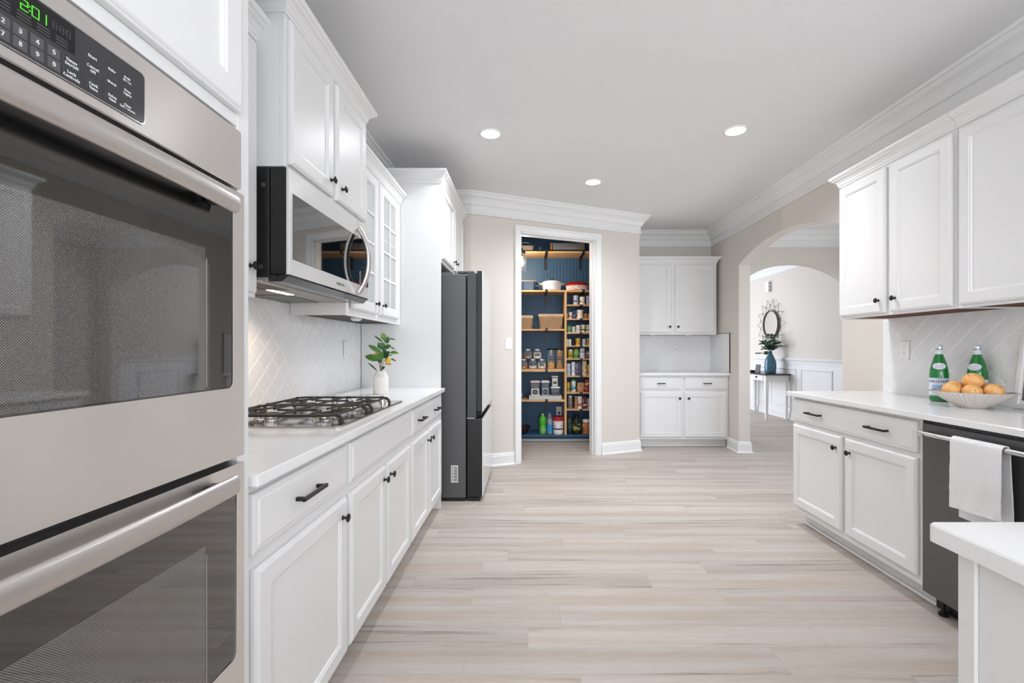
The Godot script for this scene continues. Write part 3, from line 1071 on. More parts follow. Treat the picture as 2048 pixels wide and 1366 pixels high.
func build_left_run() -> void:
	var x := -0.668
	var deep := x - XL - 0.01
	var c := base_cabinet("base_cabinet", "white base cabinet next to the wall oven, one drawer over a single large door", left_front(x, 1.055), 0.605, deep)
	var xf := left_front(x, 1.055)
	drawer(c, xf, 0.029, 0.59, 0.715, 0.86, [0.28])
	door(c, xf, 0.037, 0.586, 0.117, 0.675, 0.535, 0.617)
	c = base_cabinet("base_cabinet", "white base cabinet under the gas cooktop, plain false drawer front over two doors", left_front(x, 1.6605), 0.879, deep)
	xf = left_front(x, 1.6605)
	drawer(c, xf, 0.015, 0.864, 0.715, 0.86)
	door(c, xf, 0.015, 0.427, 0.117, 0.675, 0.388, 0.619)
	door(c, xf, 0.452, 0.864, 0.117, 0.675, 0.482, 0.619)
	c = base_cabinet("base_cabinet", "white base cabinet beside the refrigerator, wide drawer with two pulls over two doors", left_front(x, 2.54), 0.897, deep)
	xf = left_front(x, 2.54)
	drawer(c, xf, 0.02, 0.882, 0.715, 0.86, [0.2, 0.66])
	door(c, xf, 0.02, 0.44, 0.117, 0.675, 0.402, 0.617)
	door(c, xf, 0.462, 0.882, 0.117, 0.675, 0.5, 0.617)
	slab("countertop", "long white quartz countertop on the left side holding the gas cooktop", MB.new().box(XL + 0.0005, -0.628, 0.8845, TOP, -1.058, -3.4405, 0.0025), V(XL, 0.8845, 2.3))
	# tall panel and cabinet over the refrigerator
	var pa := MB.new().box(XL + 0.01, -0.66, 0, 2.462, -3.441, -3.459, 0.001)
	solo("end_panel", pa, M["white paint"], "tall flat white panel between the left countertop and the refrigerator", "panel", V(-0.96, 0, 3.45))
	xf = left_front(-0.66, 3.4595)
	c = wall_cabinet("wall_cabinet", "deep white two-door cabinet above the refrigerator", xf, 1.1, 1.868, 2.46, 0.59, true, false, 0.0)
	part("cornice", MB.new(xf).sweep([Vector2(-0.0187, 0.59), Vector2(-0.0187, 0.0002), Vector2(1.1, 0.0002)], lifted(CORNICE, 2.4605, 1.0, 1.22)), M["white paint"], c)
	door(c, xf, 0.012, 0.526, 1.895, 2.448, 0.482, 1.96)
	door(c, xf, 0.556, 1.07, 1.895, 2.448, 0.596, 1.96)
	# wall cabinets
	xf = left_front(-0.965, 1.055)
	c = wall_cabinet("wall_cabinet", "narrow white wall cabinet between the oven tower and the microwave", xf, 0.555, 1.39, 2.297, 0.295, false, true)
	door(c, xf, 0.015, 0.54, 1.405, 2.28, 0.492, 1.491)
	xf = left_front(-0.863, 1.613)
	c = wall_cabinet("wall_cabinet", "raised white two-door cabinet directly above the microwave", xf, 0.797, 1.856, 2.4, 0.397, true, true)
	door(c, xf, 0.016, 0.372, 1.868, 2.385, 0.334, 1.93)
	door(c, xf, 0.41, 0.766, 1.868, 2.385, 0.45, 1.93)
	xf = left_front(-0.965, 2.413)
	c = wall_cabinet("wall_cabinet", "white wall cabinet with two glass-paned doors right of the microwave", xf, 1.02, 1.388, 2.297, 0.295, false, false, 1.0, true)
	door(c, xf, 0.05, 0.472, 1.424, 2.275, 0.42, 1.488, true)
	door(c, xf, 0.515, 0.93, 1.424, 2.275, 0.553, 1.488, true)
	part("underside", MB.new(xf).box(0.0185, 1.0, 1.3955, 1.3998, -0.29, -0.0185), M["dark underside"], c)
	puck(xf, 0.33, 1.388, -0.07, c)
	for y in [1.68, 1.96]:
		part("shelf", MB.new(xf).box(0.02, 1.0, y, y + 0.016, -0.28, -0.04), M["white paint"], c)
	# tower round the ovens
	xf = left_front(-0.645, 0.18)
	var o := thing("oven_tower", "tall white cabinet housing the double wall oven at the left edge", "cabinet", V(-0.645, 0, 0.18))
	var b := MB.new(xf)
	b.box(0, 0.05, 0.1, 2.6, -0.61, 0, 0.001).box(0.83, 0.87, 0.1, 2.6, -0.61, 0, 0.001).box(0, 0.87, 1.7, 2.6, -0.61, -0.0005, 0.001).box(0, 0.87, 0.1, 0.36, -0.61, -0.0005, 0.001).box(0, 0.87, 0.1, 2.6, -0.61, -0.59)
	part("body", b, M["white paint"], o)
	part("plinth", MB.new(xf).box(0, 0.87, 0, 0.0995, -0.61, -0.075), M["white paint"], o)
	door(o, xf, 0.03, 0.43, 1.726, 2.5)
	door(o, xf, 0.445, 0.823, 1.726, 2.5)
	drawer(o, xf, 0.03, 0.823, 0.12, 0.34, [0.426])
	part("cornice", MB.new(xf).sweep([Vector2(0, 0), Vector2(0.87, 0), Vector2(0.87, 0.55)], lifted(CORNICE, 2.598)), M["white paint"], o)
	# tiles
	var tx := left_front(XL, 0)
	tiles(wall_l, tx, 1.058, 3.4405, TOP + 0.0005, 1.4468, 0.03, 0.02)
	outlet(up(left_front(XL + 0.0085, 3.147), 1.202), "white outlet on the tiled backsplash left of the lemon plant")


func up(xf: Transform3D, y: float) -> Transform3D:
	return Transform3D(xf.basis, xf.origin + UP * y)


# ---------------------------------------------------------------- double oven
func key(parent: Node, xf: Transform3D, x: float, y: float, lines: Array, w := 0.021, h := 0.0135, size := 0.0034, framed := true) -> void:
	var k := MB.new(xf)
	if framed:
		var e := 0.00025
		for s in [-1.0, 1.0]:
			k.box(x - w / 2, x + w / 2, y + s * h / 2 - e, y + s * h / 2 + e, 0, 0.0003)
			k.box(x + s * w / 2 - e, x + s * w / 2 + e, y - h / 2, y + h / 2, 0, 0.0003)
		part("key_outline", k, M["key dim"], parent)
	var t := MB.new(xf)
	for i in lines.size():
		t.text(lines[i], Vector3(x, y + ((lines.size() - 1) / 2.0 - i) * size * 1.45 - (0.0012 if framed else 0.0), 0.0005), size)
	part("key", t, M["key print"], parent)


func oven_handle(o: Node, xf: Transform3D, y: float) -> void:
	var pts := []
	for i in 25:
		var t := i / 12.0 - 1.0
		pts.append(Vector3(0.381 + t * 0.308, y, 0.06 - 0.012 * t * t))
	var h := MB.new(xf)
	h.tube(pts, 0.02, 16, false, 0.5)
	var b := part("handle", h, M["handle steel"], o)
	for s in [-1.0, 1.0]:
		part("handle_post", MB.new(xf).box(0.381 + s * 0.27 - 0.012, 0.381 + s * 0.27 + 0.012, y - 0.012, y + 0.012, 0.02, 0.052, 0.003), M["black plastic"], b)


func rounded(x0: float, x1: float, y0: float, y1: float, r: float) -> PackedVector2Array:
	var q := PackedVector2Array()
	for c in [[x1 - r, y0 + r, -90], [x1 - r, y1 - r, 0], [x0 + r, y1 - r, 90], [x0 + r, y0 + r, 180]]:
		for k in 6:
			var a := deg_to_rad(c[2] + k * 18)
			q.append(Vector2(c[0] + cos(a) * r, c[1] + sin(a) * r))
	return q


func oven_door(o: Node, xf: Transform3D, y0: float, y1: float, g: Rect2, screen: Rect2) -> Node:
	# steel front with a rounded cut-out, laid round the dark glass
	var d := MB.new(xf)
	var hole := rounded(g.position.x, g.end.x, g.position.y, g.end.y, 0.014)
	var m := hole.size()
	var zf := 0.03
	d.box(0.0, 0.762, y0, y1, 0.002, 0.018, 0.001)
	var outer := PackedVector2Array()
	var corners := [Vector2(0.762, y0), Vector2(0.762, y1), Vector2(0, y1), Vector2(0, y0)]
	for k in m:
		var cn: Vector2 = corners[k / 6]
		var first := k % 6 == 0
		var along_y: bool = (k / 6) % 2 == 0
		if k % 6 in [0, 5]:
			cn = Vector2(hole[k].x, cn.y) if first == along_y else Vector2(cn.x, hole[k].y)
		outer.append(cn)
	for i in m:
		var j := (i + 1) % m
		d.quad(Vector3(hole[i].x, hole[i].y, zf), Vector3(hole[j].x, hole[j].y, zf), Vector3(outer[j].x, outer[j].y, zf), Vector3(outer[i].x, outer[i].y, zf), Vector3(0, 0, 1))
		d.quad(Vector3(hole[i].x, hole[i].y, 0.018), Vector3(hole[j].x, hole[j].y, 0.018), Vector3(hole[j].x, hole[j].y, zf), Vector3(hole[i].x, hole[i].y, zf), Vector3(g.get_center().x - hole[i].x, g.get_center().y - hole[i].y, 0))
	d.rings(0.0, 0.762, y0, y1, [[0.0, 0.016], [0.0, zf]], false)
	for i in d.t.size():
		d.t[i] = Vector2((d.xf.affine_inverse() * d.p[i]).x, (d.xf.affine_inverse() * d.p[i]).y)
	var front := part("oven_door", d, M["steel"], o)
	var q := rounded(g.position.x + 0.0015, g.end.x - 0.0015, g.position.y + 0.0015, g.end.y - 0.0015, 0.0125)
	part("glass", MB.new(xf).extr(q, 0.018, 0.0285), M["black glass"], front)
	var sc := MB.new(xf)
	var per := 0.0034
	sc.quad(Vector3(screen.position.x, screen.position.y, 0.0289), Vector3(screen.end.x, screen.position.y, 0.0289), Vector3(screen.end.x, screen.end.y, 0.0289), Vector3(screen.position.x, screen.end.y, 0.0289), Vector3(0, 0, 1), Rect2(0, 0, screen.size.x / per, screen.size.y / per))
	part("window_screen", sc, M["oven screen"], front)
	part("inner_frame", MB.new(xf).box(screen.end.x + 0.002, screen.end.x + 0.005, screen.position.y + 0.005, screen.end.y - 0.02, 0.0286, 0.0291), M["vent"], front)
	return front


func build_oven() -> void:
	var xf := left_front(-0.655, 0.24)
	var o := thing("wall_oven", "stainless steel double wall oven with dark glass doors and a digital clock", "oven", xf * Vector3(0, 0.37, 0))
	part("body", MB.new(xf).box(0.012, 0.75, 0.368, 1.684, -0.5, 0.0015), M["shadow gap"], o)
	var up := oven_door(o, xf, 0.975, 1.545, Rect2(0.03, 1.125, 0.693, 0.405), Rect2(0.09, 1.128, 0.553, 0.275))
	oven_handle(up, xf * Transform3D(Basis.IDENTITY, Vector3(0, 0, 0.01)), 1.503)
	var low := oven_door(o, xf, 0.395, 0.96, Rect2(0.03, 0.546, 0.706, 0.386), Rect2(0.09, 0.55, 0.553, 0.275))
	oven_handle(low, xf * Transform3D(Basis.IDENTITY, Vector3(0, 0, 0.01)), 0.93)
	part("vent_strip", MB.new(xf).box(0.0, 0.762, 0.37, 0.39, 0.0, 0.02, 0.001), M["steel"], o)
	# control panel, its steel fascia in two strips and two cheeks round the black glass
	var c := MB.new(xf)
	c.box(0, 0.762, 1.557, 1.684, 0.0, 0.0245, 0.002)
	for i in c.t.size():
		c.t[i] = Vector2((c.xf.affine_inverse() * c.p[i]).x, (c.xf.affine_inverse() * c.p[i]).y)
	var cp := part("control_panel", c, M["steel"], o)
	var g := rounded(0.2, 0.506, 1.574, 1.6555, 0.008)
	var bez := rounded(0.1975, 0.5085, 1.5715, 1.658, 0.0095)
	var bz := part("bezel", MB.new(xf).extr(bez, 0.024, 0.0262, 0.001), M["chrome"], cp)
	part("display_glass", MB.new(xf).extr(g, 0.024, 0.0268, 0.0006), M["panel glass"], cp)
	var z := Transform3D(Basis.IDENTITY, Vector3(0, 0, 0.0269))
	var kx := xf * z
	var off := 0.24
	part("display", MB.new(kx).box(0.24, 0.391, 1.6135, 1.6525, -0.0002, 0.0002), M["black gloss"], cp)
	var ck := MB.new(kx)
	# seven-segment 2:01
	var seg := {"2": [1, 1, 0, 1, 1, 0, 1], "0": [1, 1, 1, 1, 1, 1, 0], "1": [0, 1, 1, 0, 0, 0, 0], "8": [1, 1, 1, 1, 1, 1, 1]}
	var digits := func(mb: MB, s: String, x: float, y: float, w: float, h: float, gap: float) -> void:
		for ch in s:
			var t := 0.0011 * h / 0.014
			var on: Array = seg[ch]
			var bars := [[x, x + w, y + h - t, y + h], [x + w - t, x + w, y + h / 2, y + h], [x + w - t, x + w, y, y + h / 2], [x, x + w, y, y + t], [x, x + t, y, y + h / 2], [x, x + t, y + h / 2, y + h], [x, x + w, y + h / 2 - t / 2, y + h / 2 + t / 2]]
			for b in 7:
				if on[b]:
					mb.box(bars[b][0], bars[b][1], bars[b][2], bars[b][3], 0.0003, 0.0007)
			x += w + gap
	digits.call(ck, "2", 0.3225, 1.6285, 0.009, 0.0135, 0.004)
	digits.call(ck, "0", 0.3355, 1.6285, 0.009, 0.0135, 0.004)
	digits.call(ck, "1", 0.3445, 1.6285, 0.009, 0.0135, 0.004)
	ck.box(0.3325, 0.334, 1.632, 1.6335, 0.0003, 0.0007).box(0.3325, 0.334, 1.6375, 1.639, 0.0003, 0.0007)
	part("clock_digits", ck, M["clock"], cp).set_meta("label", "glowing green clock digits reading 2:01")
	var dim := MB.new(kx)
	digits.call(dim, "888", 0.3605, 1.631, 0.0062, 0.0095, 0.0025)
	for r in 3:
		for q in 6:
			dim.box(0.25 + q * 0.023, 0.266 + q * 0.023, 1.6155 + r * 0.004, 1.6168 + r * 0.004, 0.0002, 0.0005)
	part("unlit_segments", dim, M["key dim"], cp)
	var keys := [["1", 0.5255, 1.6], ["2", 0.544, 1.6], ["3", 0.5628, 1.6], ["4", 0.5824, 1.6], ["5", 0.6028, 1.6], ["6", 0.5255, 1.5843], ["7", 0.5437, 1.5843], ["8", 0.5628, 1.5843], ["9", 0.5824, 1.5843], ["0", 0.6028, 1.5843]]
	for q in keys:
		part("key_pad", MB.new(kx).box(q[1] - off - 0.0078, q[1] - off + 0.0078, q[2] - 0.0068, q[2] + 0.0068, -0.0002, 0.0002), M["key dim"], cp)
		key(cp, kx, q[1] - off, q[2], [q[0]], 0.0, 0.0, 0.0058, false)
	for q in [[["Timer", "On/Off"], 0.626, 1.6006, 0.0041], [["Lock", "Controls"], 0.626, 1.5843, 0.0041], [["Start"], 0.6559, 1.6285, 0.0043], [["Cancel", "Off"], 0.6567, 1.611, 0.0041], [["Cook", "Time"], 0.6574, 1.5868, 0.0041], [["Bake"], 0.6866, 1.6285, 0.0038], [["Warm"], 0.6866, 1.6093, 0.0038], [["Delay", "Time"], 0.6874, 1.5868, 0.0038], [["Broil", "Hi / Lo"], 0.7126, 1.6295, 0.0035], [["Oven", "Lights"], 0.7134, 1.6094, 0.0037], [["Clean", "Self / Steam"], 0.7134, 1.5868, 0.0034]]:
		key(cp, kx, q[1] - off, q[2], q[0], 0.021, 0.0142, q[3])


# ---------------------------------------------------------------- microwave
func build_microwave() -> void:
	var d0 := 1.6135
	var xf := left_front(-0.92, d0)
	var w := 0.794
	var o := thing("microwave", "over-the-range microwave with a pale front, black window and curved handle", "microwave", xf * Vector3(w / 2, 1.45, -0.15))
	part("body", MB.new(xf).box(0.002, w - 0.002, 1.462, 1.853, -0.345, 0.0, 0.002), M["black plastic"], o)
	part("door_shell", MB.new(xf).box(0.0, w, 1.4715, 1.85, 0.004, 0.066, 0.003), M["black plastic"], o)
	var fr := MB.new(xf)
	fr.box(0.0, w, 1.471, 1.85, 0.06, 0.074, 0.002)
	part("front_panel", fr, M["pale steel"], o)
	var lip := PackedVector2Array([Vector2(0.0, 1.4465), Vector2(0.048, 1.4465), Vector2(0.07, 1.466), Vector2(0.0735, 1.471), Vector2(0.0, 1.471)])
	part("lower_lip", MB.new(xf * Transform3D(Basis(Vector3(0, 0, 1), UP, Vector3(-1, 0, 0)), Vector3.ZERO)).extr(lip, 0.0, -w), M["black gloss"], o)
	part("window", MB.new(xf).box(0.022, 0.652, 1.529, 1.766, 0.07, 0.0752, 0.0008), M["black glass"], o)
	part("control_panel", MB.new(xf).box(0.6545, w - 0.001, 1.529, 1.766, 0.07, 0.0752, 0.0008), M["black glass"], o)
	part("door_seam", MB.new(xf).box(0.652, 0.6545, 1.4715, 1.8495, 0.07, 0.0742), M["shadow gap"], o)
	var pts := []
	for i in 17:
		var t := i / 8.0 - 1.0
		pts.append(Vector3(0.642, 1.645 + t * 0.16, 0.082 + 0.048 * (1.0 - pow(absf(t), 2.2))))
	part("handle", MB.new(xf).tube(pts, 0.0125, 12, false, 1.25), M["handle steel"], o)
	part("brand_lettering", MB.new(xf).text("SAMSUNG", Vector3(0.44, 1.4985, 0.0742), 0.0115, 0.0, true, 1.15), M["slot"], o)
	for q in [0.05, 0.09]:
		for r in [1.7, 1.66, 1.62, 1.58]:
			part("key", MB.new(xf).box(0.6545 + q, 0.6545 + q + 0.012, r, r + 0.003, 0.0753, 0.0756), M["key dim"], o)
	for q in [[-0.02, 1.79], [-0.03, 1.5]]:
		part("screw", MB.new(xf * Transform3D(Basis(Vector3(0, 0, 1), Vector3(-1, 0, 0), Vector3(0, -1, 0)), Vector3(0.002, q[1], q[0]))).lathe([Vector2(0.009, 0), Vector2(0.008, 0.002), Vector2(0.004, 0.003), Vector2(0.0001, 0.002)], Vector3.ZERO, 14), M["dark steel"], o)
	# underside with its two grease filters, vents and task lamp
	part("base_plate", MB.new(xf).box(0.004, w - 0.004, 1.452, 1.4625, -0.345, 0.0, 0.001), M["vent"], o)
	for k in 2:
		part("grease_filter", MB.new(xf).box(0.03 + k * 0.4, 0.36 + k * 0.4, 1.4475, 1.453, -0.33, -0.17, 0.002), M["filter"], o)
	var vt := MB.new(xf)
	for i in 22:
		for j in 5:
			vt.box(0.05 + i * 0.011, 0.055 + i * 0.011, 1.4512, 1.4522, -0.135 + j * 0.013, -0.128 + j * 0.013)
	part("vent_slots", vt, M["slot"], o).set_meta("kind", "stuff")
	part("finger_recess", MB.new(xf).box(0.14, 0.25, 1.4505, 1.4522, -0.165, -0.145, 0.001), M["slot"], o)
	part("trim_line", MB.new(xf).box(0.01, w - 0.01, 1.4508, 1.4522, -0.026, -0.022), M["slot"], o)
	part("task_lamp", MB.new(xf).box(0.27, 0.44, 1.4495, 1.4525, -0.165, -0.135, 0.001), mat("task glow", "ffffff", 0.5, 0.0, {"emission_enabled": true, "emission": Color("ffe9cf"), "emission_energy_multiplier": 1.6}), o)
	var s := SpotLight3D.new()
	s.name = "lamp"
	s.light_energy = 0.16
	s.light_size = 0.04
	s.light_color = Color("ffe9cf")
	s.spot_angle = 75
	s.spot_attenuation = 2.0
	s.spot_range = 10.0
	s.shadow_enabled = true
	o.add_child(s)
	s.position = xf * Vector3(0.355, 1.445, -0.15) - o.position
	s.rotation_degrees = Vector3(-90, 0, 0)


# ---------------------------------------------------------------- cooktop
func build_cooktop() -> void:
	var o := thing("gas_cooktop", "stainless four-burner gas cooktop with black cast iron grates", "cooktop", V(-0.95, TOP, 2.1))
	var p := MB.new()
	var pan := rounded(-1.215, -0.692, 1.672, 2.53, 0.02)
	p = MB.new(Transform3D(Basis(Vector3(1, 0, 0), Vector3(0, 0, -1), UP), Vector3(0, TOP, 0))).extr(pan, 0.0003, 0.008, 0.005)
	part("pan", p, M["cooktop"], o)
	for q in [[-0.85, 1.895], [-1.075, 1.895], [-0.85, 2.235], [-1.075, 2.235]]:
		var c := V(q[0], TOP + 0.008, q[1])
		var b := part("burner", MB.new().lathe([Vector2(0.062, -0.0005), Vector2(0.058, 0.002), Vector2(0.046, 0.004), Vector2(0.044, 0.013), Vector2(0.0001, 0.013)], c, 28), M["cooktop"], o)
		var teeth := MB.new()
		for k in 20:
			var a := TAU * k / 20
			teeth.tube([c + Vector3(cos(a) * 0.04, 0.0125, sin(a) * 0.04), c + Vector3(cos(a) * 0.0455, 0.0125, sin(a) * 0.0455)], 0.0022, 5)
		part("flame_ring", teeth, M["iron"], b)
		part("burner_cap", MB.new().lathe([Vector2(0.0385, 0.0128), Vector2(0.039, 0.016), Vector2(0.036, 0.0185), Vector2(0.0001, 0.0195)], c, 28), M["iron"], b)
	for k in 2:
		var d0 := 1.735 + k * 0.336
		var d1 := d0 + 0.328
		var g := MB.new()
		var y := TOP + 0.038
		var x0 := -1.195
		var x1 := -0.745
		var r := 0.0052
		var fr := []
		for q in rounded(x0, x1, d0, d1, 0.035):
			fr.append(V(q.x, y, q.y))
		g.tube(fr, r, 8, true)
		g.tube([V((x0 + x1) / 2, y, d0), V((x0 + x1) / 2, y, d1)], r, 8)
		for cx in [-0.85, -1.075]:
			var cd := (d0 + d1) / 2
			var sx := 1.0 if cx > -0.95 else -1.0
			# straight fingers towards the burner and a sickle-shaped one beside it
			g.tube([V(cx, y, d0), V(cx, y + 0.001, cd - 0.03)], r * 0.9, 8)
			g.tube([V(cx, y, d1), V(cx, y + 0.001, cd + 0.03)], r * 0.9, 8)
			g.tube([V(cx + sx * 0.105, y, cd), V(cx + sx * 0.03, y + 0.001, cd)], r * 0.9, 8)
			g.tube([V(cx - sx * 0.11, y, cd), V(cx - sx * 0.03, y + 0.001, cd)], r * 0.9, 8)
			for s in [-1.0, 1.0]:
				var ar := []
				for i in 11:
					var a := PI * i / 10.0
					ar.append(V(cx + sx * (0.1 - 0.06 * sin(a) - 0.03 * i / 10.0), y, cd + s * (0.025 + 0.062 * (1.0 - cos(a)))))
				g.tube(ar, r * 0.85, 7)
		# hooked feet down to the pan
		for q in [[x1, d0 + 0.03, 1], [x1, d1 - 0.03, 1], [x0, d0 + 0.03, -1], [x0, d1 - 0.03, -1]]:
			var ft := []
			for i in 7:
				var a := PI / 2 * i / 6.0
				ft.append(V(q[0] + q[2] * 0.024 * sin(a), y - 0.029 * (1.0 - cos(a)), q[1]))
			g.tube(ft, 0.0075, 8)
		part("grate", g, M["iron"], o)
	for q in [[-1.05, 0], [-0.973, 1], [-0.867, 2], [-0.79, 3]]:
		var c := V(q[0], TOP + 0.008, 2.47)
		part("control_knob", MB.new().lathe([Vector2(0.024, -0.0003), Vector2(0.024, 0.003), Vector2(0.018, 0.005), Vector2(0.018, 0.022), Vector2(0.0165, 0.026), Vector2(0.0001, 0.027)], c, 20).box(c.x - 0.0035, c.x + 0.0035, c.y + 0.024, c.y + 0.032, c.z - 0.017, c.z + 0.017, 0.001), M["chrome"], o)


# ---------------------------------------------------------------- refrigerator
func build_fridge() -> void:
	var o := thing("refrigerator", "tall grey refrigerator with pale glossy doors and black door edges", "refrigerator", V(-0.8, 0, 4.05))
	part("body", MB.new().box(-1.235, -0.492, 0.03, 1.8, -3.6, -4.51, 0.004).box(-1.2, -0.6, 1.798, 1.818, -3.61, -4.5, 0.003), M["fridge side"], o)
	part("base_grille", MB.new().box(-1.2, -0.5, 0.0, 0.032, -3.62, -4.49).box(-0.485, -0.385, 0.004, 0.03, -3.612, -4.5, 0.002), M["black plastic"], o)
	for k in 2:
		var d0 := 3.602 if k == 0 else 4.057
		var d1 := 4.053 if k == 0 else 4.508
		var b := part("door", MB.new().box(-0.482, -0.41, 0.662, 1.81, -d0, -d1, 0.003), M["fridge edge"], o)
		part("door_edge", MB.new().box(-0.404, -0.364, 0.712, 1.825, -d0, -d1, 0.002).box(-0.412, -0.402, 0.69, 1.8, -d0 - 0.006, -d1 + 0.006), M["black plastic"], b)
		part("door_face", MB.new().box(-0.364, -0.358, 0.713, 1.824, -d0, -d1, 0.001), M["fridge face"], b)
		part("grip_recess", MB.new(Transform3D(Basis(Vector3(1, 0, 0), UP, Vector3(0, 0, 1)), V(0, 0, d0))).extr(PackedVector2Array([Vector2(-0.41, 0.662), Vector2(-0.372, 0.68), Vector2(-0.364, 0.711), Vector2(-0.41, 0.711)]), 0.0, d0 - d1), M["black gloss"], b)
		part("hinge_cover", MB.new().box(-0.56, -0.43, 1.811, 1.828, -d0 - 0.012 - k * 0.36, -d0 - 0.075 - k * 0.36, 0.004), M["fridge side"], b)
	var l := part("freezer_drawer", MB.new().box(-0.482, -0.364, 0.035, 0.655, -3.602, -4.508, 0.003), M["black plastic"], o)
	part("drawer_face", MB.new().box(-0.364, -0.358, 0.036, 0.654, -3.602, -4.508, 0.001), M["fridge face"], l)
	part("hinge", MB.new().box(-0.485, -0.42, 0.655, 0.662, -3.605, -3.64), M["chrome"], o)
	var st := part("rating_sticker", MB.new().box(-0.61, -0.553, 0.15, 0.287, -3.5992, -3.6002), M["sticker"], o)
	var bar := MB.new()
	for i in 15:
		bar.box(-0.585, -0.56, 0.158 + i * 0.0078, 0.158 + i * 0.0078 + (0.0045 if i % 3 else 0.0025), -3.5988, -3.5994)
	for i in 9:
		bar.box(-0.602 + (i % 2) * 0.004, -0.594, 0.165 + i * 0.013, 0.1725 + i * 0.013, -3.5988, -3.5994)
	part("barcode", bar, M["slot"], st)


# ---------------------------------------------------------------- right side
func right_front(x: float, d: float) -> Transform3D:
	return facing(V(x, 0, d), Vector3(-1, 0, 0))


func build_right_run() -> void:
	var x := 1.845
	var deep := XR - x - 0.01
	var xf := right_front(x, 3.155)
	var c := base_cabinet("base_cabinet", "white base cabinet left of the dishwasher, one wide drawer with two pulls over two doors", xf, 1.03, deep)
	drawer(c, xf, 0.014, 1.012, 0.718, 0.865, [0.26, 0.785])
	door(c, xf, 0.014, 0.497, 0.137, 0.694, 0.455, 0.622)
	door(c, xf, 0.53, 1.012, 0.137, 0.694, 0.572, 0.616)
	xf = right_front(x, 1.52)
	c = base_cabinet("base_cabinet", "white base cabinet at the far right, past the dishwasher and behind the island corner", xf, 0.75, deep)
	drawer(c, xf, 0.014, 0.736, 0.718, 0.865, [0.36])
	door(c, xf, 0.014, 0.36, 0.137, 0.694, 0.32, 0.62)
	door(c, xf, 0.39, 0.736, 0.137, 0.694, 0.43, 0.62)
	slab("countertop", "white quartz countertop on the right side with the fruit bowl and green bottles", MB.new().box(1.8, XR - 0.001, 0.8845, TOP, -0.76, -3.172, 0.0025), V(2.13, 0.8845, 2.0))
	# dishwasher
	var o := thing("dishwasher", "dark stainless dishwasher with a round bar handle, under the right countertop", "dishwasher", V(2.1, 0, 1.82))
	part("tub", MB.new().box(1.86, XR - 0.05, 0.1, 0.876, -1.525, -2.12), M["black plastic"], o)
	var f := MB.new().box(1.833, 1.86, 0.085, 0.865, -1.527, -2.117, 0.003)
	part("front_panel", f, M["dark steel"], o)
	part("control_strip", MB.new().box(1.838, 1.87, 0.866, 0.8765, -1.527, -2.117), M["black gloss"], o)
	part("kick_plate", MB.new().box(1.9, XR - 0.05, 0.012, 0.099, -1.527, -2.117), M["black plastic"], o)
	part("foot", MB.new().lathe([Vector2(0.0001, 0), Vector2(0.018, 0), Vector2(0.018, 0.012), Vector2(0.008, 0.014), Vector2(0.008, 0.085)], V(1.88, 0, 2.06), 14), M["black plastic"], o)
	var h := part("handle", MB.new().tube([V(1.785, 0.826, 1.585), V(1.785, 0.826, 2.06)], 0.0105, 14), M["chrome"], o)
	for d in [1.585, 2.06]:
		part("handle_post", MB.new().tube([V(1.7845, 0.826, d + (0.012 if d > 2 else -0.012)), V(1.7845, 0.826, d - (0.012 if d > 2 else -0.012))], 0.0145, 14).box(1.786, 1.834, 0.817, 0.835, -d - 0.008, -d + 0.008, 0.003), M["chrome"], h)
	build_towel()
	# wall cabinets
	xf = right_front(2.125, 3.095)
	c = wall_cabinet("wall_cabinet", "white two-door wall cabinet nearest the arch on the right wall", xf, 0.845, 1.408, 2.3, 0.32, true, false)
	door(c, xf, 0.009, 0.405, 1.423, 2.284, 0.362, 1.498)
	door(c, xf, 0.441, 0.825, 1.423, 2.284, 0.483, 1.5)
	under(xf, 0.845, c)
	xf = right_front(2.125, 2.248)
	c = wall_cabinet("wall_cabinet", "white wall cabinet cut off by the right edge of the picture", xf, 0.95, 1.408, 2.3, 0.32, false, false)
	door(c, xf, 0.017, 0.46, 1.423, 2.284, 0.42, 1.5)
	door(c, xf, 0.49, 0.933, 1.423, 2.284, 0.53, 1.5)
	under(xf, 0.95, c)
	var tx := right_front(XR, 3.14)
	tiles(wall_r, tx, 0.0, 2.33, TOP + 0.0005, 1.418, 0.07, 0.055)
	outlet(up(right_front(XR - 0.0085, 2.955), 1.198), "white duplex outlet on the tiled backsplash left of the green bottles")
	# island corner in the foreground
	slab("island_countertop", "rounded corner of a white quartz island top at the lower right", MB.new(Transform3D(Basis(Vector3(1, 0, 0), Vector3(0, 0, -1), UP), Vector3(0, 0.8845, 0))).extr(rounded(0.676, 1.55, -1.4, 0.773, 0.012), 0.0, TOP - 0.8845, 0.003), V(1.1, 0.8845, 0.0))
	o = thing("island_cabinet", "white panelled island base under the quartz corner at the lower right", "cabinet", V(1.1, 0, -0.3))
	part("body", MB.new().box(0.7, 1.5, 0.0, 0.884, 1.35, -0.735, 0.002), M["white paint"], o)
	var ix := facing(V(0.7, 0, 0.735), Vector3(-1, 0, 0))
	for q in [[0.0, 0.03], [1.02, 1.06], [2.055, 2.085]]:
		part("corner_post", MB.new(ix).box(q[0], q[1], 0.0, 0.884, 0.0005, 0.007, 0.002), M["white paint"], o)
	part("skirting", MB.new(ix).box(0.0305, 1.0195, 0.0, 0.1, 0.0005, 0.006, 0.002).box(1.0605, 2.0545, 0.0, 0.1, 0.0005, 0.006, 0.002), M["white paint"], o)


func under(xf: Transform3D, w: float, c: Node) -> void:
	part("underside", MB.new(xf).box(0.013, w - 0.013, 1.4135, 1.4195, -0.32, -0.019), M["walnut"], c)


